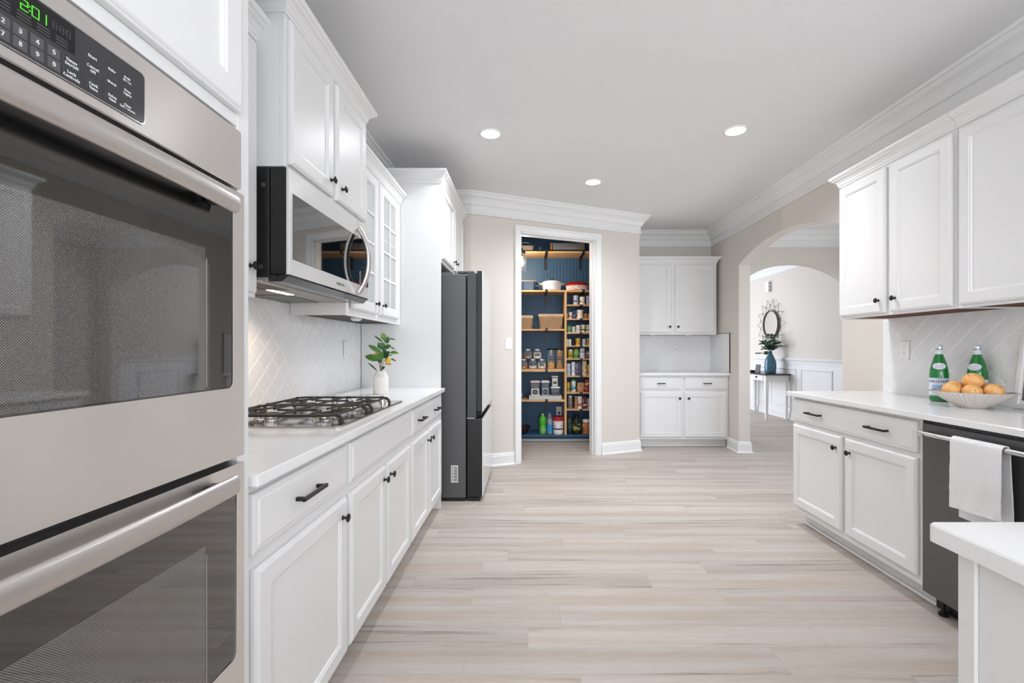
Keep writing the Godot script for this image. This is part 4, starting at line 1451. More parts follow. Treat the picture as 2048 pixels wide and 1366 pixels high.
func build_towel() -> void:
	var o := thing("hand_towel", "white terry hand towel folded over the dishwasher handle", "towel", V(1.785, 0.5, 1.8))
	var nz := FastNoiseLite.new()
	nz.seed = 5
	nz.frequency = 9.0
	# cross-section from the front hem over the bar to the rear hem
	for layer in 2:
		var prof := []
		var r := 0.0145 + 0.004 * layer
		var lowf := 0.555
		var lowb := 0.5
		for i in 15:
			prof.append(Vector2(-r - 0.002 - 0.004 * (1.0 - i / 14.0), lerpf(lowf, 0.826, i / 14.0)))
		for i in range(1, 9):
			var a := PI - PI * i / 8.0
			prof.append(Vector2(cos(a) * (r + 0.0015), 0.826 + sin(a) * r))
		for i in range(1, 14):
			prof.append(Vector2(r + 0.002 + (0.004 if i > 2 else 0.0) * i / 13.0, lerpf(0.826, lowb, i / 13.0)))
		if layer == 1:
			var rows := []
			var th := 0.0045
			for k in 25:
				var d := 1.7 + 0.205 * k / 24.0
				var row := []
				for j in prof.size():
					var q: Vector2 = prof[j]
					var f := clampf((0.826 - q.y) / 0.27, 0, 1)
					var w := nz.get_noise_2d(d * 1.4, q.y * 0.35) * 0.010 * f
					var band := 0.0018 * sin((q.y - 0.602) / 0.024 * PI) if j < 15 and q.y > 0.59 and q.y < 0.65 else 0.0
					var edge := 0.4 if k == 0 or k == 24 else 0.0
					var sl := (d - 1.8) * 0.06 * f
					row.append(V(1.785 + q.x + w * (1.0 if q.x < 0 else 0.4) + band + edge * 0.003 * signf(-q.x), q.y + sl * (-1.0 if j < 15 else 1.0) + nz.get_noise_2d(d * 12, q.y * 12) * 0.0006, d + (nz.get_noise_2d(q.y * 9, float(k)) * 0.0022 if edge > 0 else 0.0) + (0.008 if q.x > 0.0 and k == 0 else 0.0) * -f))
				rows.append(row)
			var inner := []
			for row in rows:
				var rr := []
				for q in row:
					var c := V(1.785, clampf(q.y, 0.4, 0.826), -q.z)
					var dirv: Vector3 = (c - q)
					dirv.z = 0
					dirv = dirv.normalized() if dirv.length() > 1e-4 else Vector3.ZERO
					rr.append(q + dirv * th)
				inner.append(rr)
			var m := MB.new()
			m.grid(rows)
			m.grid(inner, true)
			for e in [0, rows.size() - 1]:
				for j in prof.size() - 1:
					m.quad(rows[e][j], rows[e][j + 1], inner[e][j + 1], inner[e][j], Vector3(0, 0, 1 if e == 0 else -1))
			for e in [0, prof.size() - 1]:
				for k in rows.size() - 1:
					m.quad(rows[k][e], rows[k + 1][e], inner[k + 1][e], inner[k][e], Vector3(0, -1, 0))
			part("cloth", m, M["towel"], o)


# ---------------------------------------------------------------- nook at the back
func build_nook() -> void:
	var xf := facing(V(1.338, 0, 5.575), Vector3(0, 0, 1))
	var w := XR - 1.338 - 0.004
	var c := base_cabinet("base_cabinet", "white base cabinet in the back nook, two drawers with short pulls over two doors", xf, w, DB - 5.575 - 0.005)
	drawer(c, xf, 0.03, 0.53, 0.713, 0.859, [0.284], 0.1)
	drawer(c, xf, 0.583, 1.088, 0.713, 0.859, [0.848], 0.1)
	door(c, xf, 0.034, 0.539, 0.127, 0.68, 0.512, 0.604)
	door(c, xf, 0.577, 1.088, 0.127, 0.68, 0.622, 0.604)
	slab("countertop", "short white quartz countertop in the back nook", MB.new().box(1.33, XR - 0.001, 0.8845, TOP, -5.53, -DB + 0.001, 0.0025), V(1.89, 0.8845, 5.8))
	xf = facing(V(1.338, 0, 5.82), Vector3(0, 0, 1))
	c = wall_cabinet("wall_cabinet", "white two-door wall cabinet in the back nook beside the pantry", xf, 1.071, 1.39, 2.302, DB - 5.82 - 0.003, false, true, 1.06)
	door(c, xf, 0.012, 0.491, 1.414, 2.28, 0.469, 1.49)
	door(c, xf, 0.54, 1.042, 1.414, 2.28, 0.574, 1.49)
	puck(xf, 0.27, 1.39, -0.06, c)
	puck(xf, 0.72, 1.39, -0.06, c)
	var tx := facing(V(1.33, 0, DB), Vector3(0, 0, 1))
	tiles(wall_b, tx, 0.0, XR - 1.33, TOP + 0.001, 1.388, 0.03, 0.03)
	var rx := right_front(XR, DB - 0.009)
	tiles(wall_r, rx, 0.0, DB - 0.009 - 5.53, TOP + 0.001, 1.4, 0.05, 0.03)
	part("edge_trim", MB.new().box(XR - 0.01, XR - 0.0002, TOP + 0.001, 1.402, -5.522, -5.53).box(XR - 0.0095, XR - 0.0002, 1.4, 1.4035, -5.53, -DB + 0.01), M["bronze"], wall_r)
	var z := DB - 0.0085
	outlet(up(facing(V(1.575, 0, z), Vector3(0, 0, 1)), 1.2), "white duplex outlet at the left of the nook backsplash, against the pantry corner")
	outlet(up(facing(V(1.965, 0, z), Vector3(0, 0, 1)), 1.2), "white cable outlet with one dark dot in the middle of the nook backsplash", "jack")
	outlet(up(facing(V(2.325, 0, z), Vector3(0, 0, 1)), 1.2), "white duplex outlet at the right of the nook backsplash, near the corner")
	outlet(Transform3D(diag.basis, diag * Vector3(0.172, 1.264, 0.0002)), "white light switch on the wall left of the pantry door", "switch")


# ---------------------------------------------------------------- pantry
func can(label: String, mat_: String, x: float, w: float, h: float, y: float, d := 5.94, group := "pantry cans") -> void:
	var r := w / 2
	var o := thing("food_can", label, "can", V(x, y, d), group)
	var at := V(x, y, d)
	part("label", MB.new().lathe([Vector2(r, 0.004), Vector2(r, h - 0.004)], at, 20), M[mat_], o)
	part("rim", MB.new().lathe([Vector2(0.0001, 0.0006), Vector2(r, 0.0004), Vector2(r + 0.001, 0.002), Vector2(r, 0.0045)], at, 20).lathe([Vector2(r, h - 0.0045), Vector2(r + 0.001, h - 0.002), Vector2(r, h), Vector2(r - 0.003, h - 0.003), Vector2(0.0001, h - 0.003)], at, 20), M["foil"], o)


func carton(label: String, mat_: String, x: float, w: float, h: float, deep: float, y: float, d := 5.9, tilt := 0.0, name_ := "food_box") -> void:
	var o := thing(name_, label, "box", V(x, y, d + deep / 2))
	o.rotation.z = tilt
	var b := MB.new()
	b.box(-w / 2, w / 2, 0.0003, h, -deep / 2, deep / 2, 0.0015)
	var m := MeshInstance3D.new()
	for i in b.t.size():
		b.t[i] = Vector2((b.p[i].x + b.p[i].z) / w * 0.33 + 0.5, 1.0 - b.p[i].y / h)
	part_local("carton", b, M[mat_], o)
	part_local("top_flap", MB.new().box(-w / 2 + 0.001, w / 2 - 0.001, h - 0.001, h + 0.0012, -deep / 2 + 0.001, 0.0).box(-w / 2 + 0.001, w / 2 - 0.001, h - 0.001, h + 0.0008, 0.001, deep / 2 - 0.001), M[mat_], o)


func part_local(called: String, mb: MB, mat_: Material, parent: Node) -> MeshInstance3D:
	var o := MeshInstance3D.new()
	o.name = called
	o.mesh = mb.mesh()
	o.material_override = mat_
	parent.add_child(o, true)
	return o


func tag_label(o: Node, at: Vector3, r: float, y: float, w: float, h: float) -> void:
	# a black oval label with white writing, wrapped round a jar
	var m := MB.new(Transform3D(Basis.IDENTITY, at))
	var pts := PackedVector2Array()
	for k in 20:
		pts.append(Vector2(cos(TAU * k / 20) * w / 2, y + sin(TAU * k / 20) * h / 2))
	var rim := []
	var c := m.v(Vector3(0, y, r), Vector3(0, 0, 1))
	for q in pts:
		rim.append(m.v(Vector3(sin(q.x / r) * r, q.y, cos(q.x / r) * r), Vector3(sin(q.x / r), 0, cos(q.x / r))))
	for k in 20:
		m.tri(c, rim[k], rim[(k + 1) % 20])
	var l := part("tag", m, M["black plastic"], o)
	var s := MB.new(Transform3D(Basis.IDENTITY, at))
	var tr := []
	for k in 13:
		var a := (k / 12.0 - 0.5) * w * 0.62 / r
		tr.append(Vector3(sin(a) * (r + 0.0008), y + sin(k * 1.9) * h * 0.13, cos(a) * (r + 0.0008)))
	s.tube(tr, 0.0016, 5)
	part("handwriting", s, M["plate"], l)


func jar(label: String, fill: String, level: float, x: float, w: float, h: float, y: float, d := 5.95) -> void:
	var r := w / 2
	var at := V(x, y, d)
	var o := thing("glass_jar", label, "jar", at, "labelled pantry jars")
	part("glass", MB.new().lathe([Vector2(0.0001, 0.001), Vector2(r * 0.85, 0.0008), Vector2(r, 0.01), Vector2(r, h * 0.62), Vector2(r * 0.93, h * 0.72), Vector2(r * 0.72, h * 0.8), Vector2(r * 0.7, h * 0.86)], at, 24), M["jar glass"], o)
	part("contents", MB.new().lathe([Vector2(0.0001, 0.004), Vector2(r * 0.84, 0.004), Vector2(r * 0.965, 0.012), Vector2(r * 0.965, h * level), Vector2(0.0001, h * level + 0.003)], at, 24), M[fill], o)
	part("lid", MB.new().lathe([Vector2(r * 0.7, h * 0.84), Vector2(r * 0.74, h * 0.86), Vector2(r * 0.74, h * 0.95), Vector2(r * 0.66, h * 0.985), Vector2(0.0001, h)], at, 24), M["foil"], o)
	tag_label(o, at, r + 0.0006, h * 0.42, w * 0.62, h * 0.27)


func tub_box(label: String, fill: String, level: float, x: float, w: float, h: float, y: float, lid: String, d := 5.95) -> void:
	var at := V(x, y, d)
	var o := thing("storage_container", label, "container", at, "lidded pantry containers")
	var q := w / 2
	part("glass", MB.new(Transform3D(Basis.IDENTITY, at)).box(-q * 0.86, q * 0.86, 0.0006, h * 0.88, -q * 0.8, q * 0.8, 0.008), M["jar glass"], o)
	part("contents", MB.new(Transform3D(Basis.IDENTITY, at)).box(-q * 0.82, q * 0.82, 0.004, h * level, -q * 0.76, q * 0.76, 0.006), M[fill], o)
	part("lid", MB.new(Transform3D(Basis.IDENTITY, at)).box(-q, q, h * 0.885, h * 0.97, -q * 0.95, q * 0.95, 0.004).box(-q * 0.8, q * 0.8, h * 0.965, h, -q * 0.7, q * 0.7, 0.003), M[lid], o)
	var l := part("tag", MB.new(Transform3D(Basis.IDENTITY, at)).extr(rounded(-q * 0.56, q * 0.56, h * 0.25, h * 0.5, h * 0.1), q * 0.8 + 0.0003, q * 0.8 + 0.0012), M["black plastic"], o)
	var tr := []
	for k in 13:
		tr.append(at + Vector3((k / 12.0 - 0.5) * q * 0.72, h * 0.375 + sin(k * 1.9) * h * 0.03, q * 0.8 + 0.0016))
	part("handwriting", MB.new().tube(tr, 0.0014, 5), M["plate"], l)


func build_pantry() -> void:
	var front := 5.86
	var back := 6.2165
	var o := thing("pantry_shelves", "built-in pine pantry shelving with a narrow can column on the right and black brackets", "shelves", V(0.1, 0, 6.05))
	var left := -0.978
	for q in [[2.467, left, 1.188, 0.022], [1.965, left, 1.188, 0.022], [1.465, left, 0.47, 0.022], [0.949, left, 0.47, 0.036], [0.55, left, 0.47, 0.022]]:
		part("shelf", MB.new().box(q[1], q[2], q[0] - q[3], q[0], -front, -back, 0.002), M["pine"], o)
	for y in [1.78, 1.6, 1.42, 1.252, 1.085, 0.862, 0.647, 0.431]:
		part("shelf", MB.new().box(0.499, 1.188, y - 0.018, y, -front - 0.004, -6.06, 0.002), M["pine"], o)
	part("divider", MB.new().box(0.4705, 0.4985, 0.1005, 1.9425, -front + 0.002, -back, 0.002), M["pine"], o)
	part("bottom_shelf", MB.new().box(left, 1.188, 0.08, 0.1, -front + 0.003, -back, 0.002).box(left, 1.188, 0.0305, 0.08, -5.96, -5.98), M["navy"], o)
	for q in [[0.238, 2.467], [0.715, 2.467], [0.238, 1.965], [0.715, 1.965], [0.238, 1.465], [0.238, 0.949], [0.238, 0.55]]:
		var t := 0.022 if q[1] != 0.949 else 0.036
		var b := MB.new()
		var y: float = q[1] - t
		b.box(q[0] - 0.017, q[0] + 0.017, y - 0.0042, y - 0.0003, -front + 0.006, -back + 0.001)
		b.box(q[0] - 0.017, q[0] + 0.017, y - 0.16, y - 0.004, -back + 0.006, -back + 0.0005)
		b.box(q[0] - 0.017, q[0] + 0.017, y - 0.004, q[1] + 0.012, -front + 0.006, -front + 0.0015)
		part("bracket", b, M["black plastic"], o)
	for y in [1.78, 1.6, 1.42, 1.252, 1.085, 0.862, 0.647, 0.431]:
		part("bracket", MB.new().box(0.668, 0.704, y - 0.026, y + 0.002, -front + 0.002, -front - 0.0035).box(0.668, 0.704, y - 0.026, y - 0.0185, -front, -6.05), M["black plastic"], o)
	# print on the packets
	var papers := [["p blue", "c9d2dc", "2f4d86", "223a6a", "f1efe6"], ["p whiteyellow", "eceae0", "d9bf2f", "5a5348", "a8332c"], ["p lavender", "a9a7cc", "8f8fc0", "6c6aa5", "c5c3e0"], ["p yellow", "d9b23a", "c08a22", "5a3b18", "a8501c"], ["p redwhite", "e9e4df", "c0452f", "8b2a22", "b33a2a"], ["p navy", "24406b", "8fb0c8", "dfe4e6", "4d77a8"], ["p berries", "efe8e2", "f2ece6", "3a2a28", "b3202c"], ["p green", "6fae62", "3f8a44", "e7efe0", "c9dfb8"], ["p pale", "e3e6d8", "cfd6c0", "6d7a58", "9fb08a"], ["p plum", "efedf0", "cfc6dc", "3d2b3a", "5b4a78"], ["p dark label", "e4dcc4", "3b2b1e", "2a1e14", "8a5a2a"], ["p cocoa", "dfdcc6", "5b6a30", "3a3a1e", "7a5a2a"], ["p cream", "e6dcc2", "d8c9a4", "8a7a58", "c8b48a"], ["p white", "eceef0", "dfe3e8", "9098a4", "b9c2cc"], ["p steel", "b9c6d4", "8fa7bf", "50657c", "d7e0e8"], ["p slate", "3c3f5c", "4a4e70", "d4d6e2", "8a5a78"], ["p tan", "d6c3a8", "e2d6c2", "a5653a", "c7793a"], ["p amber", "c98a2c", "a8641c", "4a2c10", "e0b060"], ["p redbag", "a3242a", "d3b07a", "efe3cf", "7c161c"], ["p rose", "e3c6cc", "c03a54", "a02540", "f0e0e2"], ["p choco", "4b2a24", "d9c6b4", "efe6dc", "8a3a3a"], ["p kraft", "b98a5c", "a87646", "6d4a28", "c99a6c"], ["p floral", "efe4d6", "efe4d6", "b33030", "bf3a34"], ["p salad", "c9b03a", "3f6a34", "234020", "8a7a2c"], ["p canister", "b3703c", "a8622e", "efe6d8", "8a4a22"], ["p sport", "efeceb", "2a2626", "b02a2a", "efeceb"]]
	for k in papers.size():
		var q: Array = papers[k]
		paper(q[0], q[1], q[2], q[3], q[4], k + 1)
	var gp := "cans and jars in the narrow pantry column"
	# narrow column, from the top
	can("blue and white tin on the top row of the narrow pantry column", "p blue", 0.621, 0.072, 0.124, 1.78, 5.94, gp)
	can("white can with a yellow foot on the top row of the narrow pantry column", "p whiteyellow", 0.707, 0.072, 0.107, 1.78, 5.94, gp)
	carton("slim lavender box on the top row of the narrow pantry column", "p lavender", 0.776, 0.033, 0.115, 0.08, 1.78)
	carton("thin yellow packet leaning on the post, second row of the narrow column", "p yellow", 0.516, 0.012, 0.075, 0.05, 1.6, 5.9, 0.12)
	can("small red and white can in the second row of the narrow column", "p redwhite", 0.551, 0.049, 0.086, 1.6, 5.91, gp)
	can("small navy patterned can left of the large berry-red can", "p navy", 0.606, 0.046, 0.101, 1.6, 5.95, gp)
	can("large white can with red fruit print in the second row of the narrow column", "p berries", 0.676, 0.088, 0.115, 1.6, 5.93, gp)
	small_jar("short amber jar right of the large berry-red can", "p amber", "bronze", 0.753, 0.05, 0.084, 1.6)
	small_jar("short reddish jar at the door edge, second row of the narrow column", "p rose", "lid red", 0.808, 0.044, 0.076, 1.6)
	can("green can at the left of the third row of the narrow column", "p green", 0.537, 0.05, 0.084, 1.42, 5.93, gp)
	can("pale green can second in the third row of the narrow column", "p pale", 0.594, 0.05, 0.081, 1.42, 5.94, gp)
	can("white can with a violet mark, middle of the narrow column's third row", "p plum", 0.652, 0.063, 0.095, 1.42, 5.92, gp)
	can("cream can with a dark oval label, fourth in the third row of the narrow column", "p dark label", 0.717, 0.06, 0.104, 1.42, 5.93, gp)
	can("cream can with olive print at the door edge, third row of the narrow column", "p cocoa", 0.785, 0.066, 0.101, 1.42, 5.93, gp)
	carton("cream packet against the post, fourth row of the narrow column", "p cream", 0.513, 0.024, 0.084, 0.06, 1.252)
	carton("small white box at the left of the fourth row of the narrow column", "p white", 0.543, 0.03, 0.078, 0.06, 1.252, 5.875)
	slim_bottle("dark blue bottle in the fourth row of the narrow column", "bottle navy", "black plastic", 0.59, 0.04, 0.118, 1.252)
	can("yellow can in the middle of the fourth row of the narrow column", "p yellow", 0.649, 0.066, 0.095, 1.252, 5.93, gp)
	can("white and blue can in the fourth row of the narrow column", "p steel", 0.729, 0.054, 0.086, 1.252, 5.93, gp)
	can("orange-yellow can at the door edge, fourth row of the narrow column", "p amber", 0.793, 0.06, 0.095, 1.252, 5.93, gp)
	small_jar("jar of mixed olives with a pale lid, fifth row of the narrow column", "p salad", "foil", 0.555, 0.078, 0.116, 1.085)
	small_jar("jar of green pickles second in the fifth row of the narrow column", "p green", "lid yellow", 0.632, 0.066, 0.125, 1.085)
	pouch("crumpled patterned bag overhanging the fifth row of the narrow column", "p floral blue", 0.703, 0.07, 0.134, 1.085, 5.9)
	pouch("red and brown packet at the door edge, fifth row of the narrow column", "p choco", 0.785, 0.075, 0.1, 1.085, 5.9)
	carton("pale blue carton against the post, sixth row of the narrow column", "p steel", 0.53, 0.044, 0.156, 0.06, 0.862)
	carton("white box with a grey foot in the sixth row of the narrow column", "p white", 0.588, 0.044, 0.175, 0.07, 0.862)
	carton("wide slate-blue box in the sixth row of the narrow column", "p slate", 0.652, 0.072, 0.175, 0.05, 0.862)
	carton("tall tan carton in the sixth row of the narrow column", "p tan", 0.731, 0.057, 0.193, 0.06, 0.862)
	small_jar("yellow tub at the door edge, sixth row of the narrow column", "p yellow", "lid yellow", 0.793, 0.054, 0.14, 0.862)
	small_jar("yellow mustard jar against the post, seventh row of the narrow column", "p salad", "lid yellow", 0.528, 0.046, 0.128, 0.647)
	slim_bottle("white and blue shaker with a green cap in the seventh row of the narrow column", "p shaker", "cap green", 0.594, 0.066, 0.17, 0.647, 0.85)
	pouch("brown paper wedge leaning in the seventh row of the narrow column", "p kraft", 0.682, 0.1, 0.125, 0.647, 5.9)
	pouch("large red bag at the door edge, seventh row of the narrow column", "p redbag", 0.775, 0.08, 0.165, 0.647, 5.93)
	small_jar("tall grey tin against the post, eighth row of the narrow column", "p tin", "foil", 0.552, 0.064, 0.17, 0.431)
	carton("narrow brown carton second in the eighth row of the narrow column", "p kraft", 0.624, 0.032, 0.162, 0.07, 0.431, 5.91)
	carton("white and red snack box in the eighth row of the narrow column", "p redwhite", 0.671, 0.054, 0.162, 0.06, 0.431)
	carton("dark chocolate-brown snack box in the eighth row of the narrow column", "p choco", 0.735, 0.066, 0.15, 0.06, 0.431)
	carton("pink and white box at the door edge, eighth row of the narrow column", "p rose", 0.8, 0.05, 0.128, 0.06, 0.431)
	slim_bottle("dark cooking oil bottle with a blue and yellow label, bottom right of the pantry", "p oil", "cap blue", 0.545, 0.056, 0.28, 0.1)
	slim_bottle("dark jug with a green and gold label on the pantry floor shelf", "p jug", "black plastic", 0.635, 0.105, 0.25, 0.1, 0.8)
	small_jar("orange-brown canister with a white oval mark, bottom right of the pantry", "p canister", "plate", 0.76, 0.105, 0.19, 0.1)
	# jars, left bay
	var y := 0.9495
	jar("front row glass jar of brown grains, leftmost of the row on the pantry jar shelf", "grain", 0.6, -0.06, 0.111, 0.129, y)
	jar("front row glass jar with a little pale powder, middle of the pantry jar shelf row", "flour", 0.32, 0.062, 0.111, 0.129, y)
	jar("front row glass jar of white grains, rightmost of the pantry jar shelf row", "flour", 0.55, 0.18, 0.111, 0.129, y)
	jar("stacked glass jar of brown mix, cut by the door frame", "grain", 0.55, -0.125, 0.111, 0.129, y + 0.1295)
	jar("stacked glass jar of mixed nuts, in the middle of the upper jars", "nuts", 0.5, -0.002, 0.111, 0.129, y + 0.1295)
	jar("stacked glass jar of white flour, rightmost of the upper jars", "flour", 0.62, 0.122, 0.111, 0.129, y + 0.1295)
	for k in 2:
		var x := 0.302 if k == 0 else 0.412
		var at := V(x, y, 5.95)
		var q := thing("pasta_jar", ["tall clear jar one third full of yellow pasta on the pantry jar shelf", "tall clear jar full of upright spaghetti next to the pine post"][k], "jar", at, "tall pasta jars")
		part("glass", MB.new().lathe([Vector2(0.0001, 0.0006), Vector2(0.048, 0.0006), Vector2(0.05, 0.006), Vector2(0.05, 0.245)], at, 24), M["jar glass"], q)
		if k == 0:
			part("contents", MB.new().lathe([Vector2(0.0001, 0.004), Vector2(0.046, 0.004), Vector2(0.046, 0.085), Vector2(0.0001, 0.088)], at, 20), M["pasta"], q)
		else:
			var sp := MB.new()
			for i in 40:
				var a := i * 2.4
				var rr := sqrt(i / 40.0)
				sp.tube([at + Vector3(sin(a) * rr * 0.04, 0.004, cos(a) * rr * 0.04), at + Vector3(sin(a) * rr * 0.016, 0.13, cos(a) * rr * 0.016), at + Vector3(sin(a + 0.3) * rr * 0.044, 0.235, cos(a + 0.3) * rr * 0.044)], 0.0028, 4)
			part("contents", sp, M["pasta"], q)
		part("lid", MB.new().lathe([Vector2(0.051, 0.244), Vector2(0.054, 0.25), Vector2(0.054, 0.262), Vector2(0.012, 0.264), Vector2(0.01, 0.272), Vector2(0.0001, 0.274)], at, 24), M["black plastic"], q)
		tag_label(q, at, 0.0506, 0.14, 0.07, 0.04)
	# tray of containers
	y = 0.5505
	var tr := thing("serving_tray", "whitewashed wooden tray holding lidded containers on the pantry shelf", "tray", V(0.224, y, 5.95))
	part("base", MB.new().box(0.02, 0.428, y, y + 0.01, -5.87, -6.04, 0.001), M["whitewash"], tr)
	for q in [[0.014, 0.434, 5.865, 5.875], [0.014, 0.434, 6.035, 6.045], [0.014, 0.024, 5.876, 6.034], [0.424, 0.434, 5.876, 6.034]]:
		part("side_board", MB.new().box(q[0], q[1], y + 0.001, y + 0.055, -q[2], -q[3], 0.001), M["whitewash"], tr)
	var ty := y + 0.0105
	tub_box("large clear container of white flour with a pink-rimmed lid, on the left of the tray", "flour", 0.55, 0.093, 0.13, 0.235, ty, "lid blush", 5.955)
	tub_box("clear container of grey-blue sugar with a white lid, in the middle of the tray", "sugar", 0.6, 0.226, 0.11, 0.235, ty, "plate", 5.955)
	tub_box("low dark container with a white lid on the right of the tray", "coffee", 0.5, 0.357, 0.125, 0.155, ty, "plate", 5.955)
	tub_box("small white container stacked on the low dark container", "flour", 0.8, 0.35, 0.09, 0.14, ty + 0.1555, "plate", 5.955)
	var mg := thing("cup", "pale blue cup just showing beside the left door frame on the tray shelf", "cup", V(-0.135, y, 5.93))
	part("body", MB.new().lathe([Vector2(0.0001, 0.0005), Vector2(0.03, 0.0005), Vector2(0.042, 0.02), Vector2(0.046, 0.09), Vector2(0.043, 0.09), Vector2(0.039, 0.022), Vector2(0.0001, 0.01)], mg.position, 20), M["p pale cup"], mg)
	part("handle", MB.new().tube([mg.position + Vector3(0.042, 0.075, 0), mg.position + Vector3(0.06, 0.078, 0), mg.position + Vector3(0.062, 0.05, 0), mg.position + Vector3(0.043, 0.032, 0)], 0.004, 7), M["p pale cup"], mg)
	# baskets
	for k in 2:
		basket(["wicker basket with a beige fabric liner beside the left pantry door frame", "wicker basket with a beige fabric liner and bow in the middle of the pantry shelf"][k], [-0.068, 0.295][k], [0.255, 0.31][k], [0.175, 0.195][k], 1.4655)
	# pots on the second shelf
	y = 1.9655
	var at := V(-0.075, y, 6.0)
	o = thing("baking_dish", "deep blue rectangular baking dish with handles, left on the upper pantry shelf", "dish", at)
	part("dish", dish_shape(at, 0.175, 0.11, 0.12), M["blue enamel"], o)
	part("rim", MB.new().tube([at + Vector3(-0.178, 0.122, 0.112), at + Vector3(0.178, 0.122, 0.112), at + Vector3(0.178, 0.122, -0.112), at + Vector3(-0.178, 0.122, -0.112)], 0.006, 8, true), M["kraft rim"], o)
	part("handle", MB.new().tube([at + Vector3(0.165, 0.1, 0.06), at + Vector3(0.2, 0.105, 0.05), at + Vector3(0.2, 0.105, -0.05), at + Vector3(0.165, 0.1, -0.06)], 0.007, 8), M["blue enamel"], o)
	at = V(0.314, y, 6.0)
	o = thing("dutch_oven", "white enamel dutch oven with a black lid knob on the upper pantry shelf", "pot", at)
	part("pot", MB.new().lathe([Vector2(0.0001, 0.0005), Vector2(0.1, 0.0005), Vector2(0.116, 0.012), Vector2(0.131, 0.095), Vector2(0.134, 0.103)], at, 32), M["white enamel"], o)
	part("lid", MB.new().lathe([Vector2(0.136, 0.1035), Vector2(0.137, 0.108), Vector2(0.122, 0.124), Vector2(0.075, 0.138), Vector2(0.02, 0.143), Vector2(0.0001, 0.143)], at, 32), M["white enamel"], o)
	part("lid_knob", MB.new().lathe([Vector2(0.01, 0.142), Vector2(0.01, 0.152), Vector2(0.023, 0.156), Vector2(0.022, 0.163), Vector2(0.0001, 0.165)], at, 18), M["black plastic"], o)
	for s in [-1.0, 1.0]:
		part("handle", MB.new().tube([at + Vector3(s * 0.126, 0.085, 0.035), at + Vector3(s * 0.155, 0.098, 0.032), at + Vector3(s * 0.165, 0.1, 0), at + Vector3(s * 0.155, 0.098, -0.032), at + Vector3(s * 0.126, 0.085, -0.035)], 0.0075, 8), M["white enamel"], o)
	at = V(0.643, y, 5.99)
	o = thing("casserole_dish", "oval casserole with white floral base and glossy red lid on the upper pantry shelf", "dish", at)
	part("base", MB.new().lathe([Vector2(0.0001, 0.0005), Vector2(0.11, 0.0005), Vector2(0.142, 0.012), Vector2(0.151, 0.066), Vector2(0.156, 0.07)], at, 36, Vector2(1.0, 0.66)), M["p floral"], o)
	part("lid", MB.new().lathe([Vector2(0.158, 0.0705), Vector2(0.157, 0.078), Vector2(0.145, 0.098), Vector2(0.11, 0.117), Vector2(0.05, 0.125), Vector2(0.0001, 0.127)], at, 36, Vector2(1.0, 0.66)), M["red enamel"], o)
	# top shelf
	y = 2.4675
	at = V(0.511, y, 6.0)
	o = thing("roasting_pan", "long brushed steel roasting pan with copper ends on the top pantry shelf", "pan", at)
	part("pan", dish_shape(at + Vector3(0, 0.02, 0), 0.215, 0.12, 0.088), M["dark steel"], o)
	part("end_cap", MB.new(Transform3D(Basis.IDENTITY, at)).box(-0.222, -0.2, 0.02, 0.112, -0.12, 0.125, 0.004), M["copper"], o)
	part("end_cap", MB.new(Transform3D(Basis.IDENTITY, at)).box(0.17, 0.222, 0.02, 0.112, -0.12, 0.125, 0.004), M["taupe metal"], o)
	part("rack_base", MB.new(Transform3D(Basis.IDENTITY, at)).box(-0.2, 0.2, 0.0003, 0.02, -0.11, 0.11, 0.004), M["black plastic"], o)
	at = V(-0.05, y, 6.0)
	o = thing("box_grill", "taupe metal box with a wire bail handle, left on the top pantry shelf", "pan", at)
	part("box", dish_shape(at, 0.13, 0.11, 0.078), M["taupe metal"], o)
	part("bail_handle", MB.new().tube([at + Vector3(-0.09, 0.078, 0.05), at + Vector3(-0.085, 0.125, 0.05), at + Vector3(0.05, 0.13, 0.05), at + Vector3(0.072, 0.12, 0.05), at + Vector3(0.08, 0.078, 0.05)], 0.003, 6), M["chrome"], o)
	at = V(0.155, y, 6.02)
	o = thing("frying_pan", "black pan with a small bright handle ring between the box and the roasting pan", "pan", at)
	part("pan", MB.new().lathe([Vector2(0.0001, 0.0005), Vector2(0.05, 0.0005), Vector2(0.064, 0.03), Vector2(0.061, 0.03), Vector2(0.048, 0.004), Vector2(0.0001, 0.004)], at, 24), M["black plastic"], o)
	part("handle_ring", MB.new().tube([at + Vector3(0.0, 0.03, 0.062), at + Vector3(0.01, 0.055, 0.064), at + Vector3(0.004, 0.08, 0.064), at + Vector3(-0.006, 0.055, 0.064)], 0.003, 6, true), M["chrome"], o)
	# floor shelf
	y = 0.1005
	at = V(-0.082, y, 5.97)
	o = solo("wooden_bowl", MB.new().lathe([Vector2(0.0001, 0.0005), Vector2(0.05, 0.0005), Vector2(0.085, 0.03), Vector2(0.112, 0.095), Vector2(0.108, 0.098), Vector2(0.08, 0.034), Vector2(0.0001, 0.012)], at, 32), M["dark bowl"], "dark brown wooden bowl on the blue floor shelf of the pantry", "bowl", at)
	at = V(0.192, y, 5.93)
	o = thing("juice_bottle", "bright green plastic bottle with a pale cap on the pantry floor shelf", "bottle", at)
	part("bottle", MB.new().lathe([Vector2(0.0001, 0.001), Vector2(0.043, 0.001), Vector2(0.047, 0.01), Vector2(0.047, 0.085), Vector2(0.043, 0.1), Vector2(0.041, 0.125), Vector2(0.047, 0.15), Vector2(0.047, 0.195), Vector2(0.034, 0.222), Vector2(0.017, 0.238), Vector2(0.016, 0.245)], at, 24), M["lime plastic"], o)
	part("cap", MB.new().lathe([Vector2(0.0175, 0.243), Vector2(0.0175, 0.264), Vector2(0.0001, 0.266)], at, 16), M["cap pale"], o)
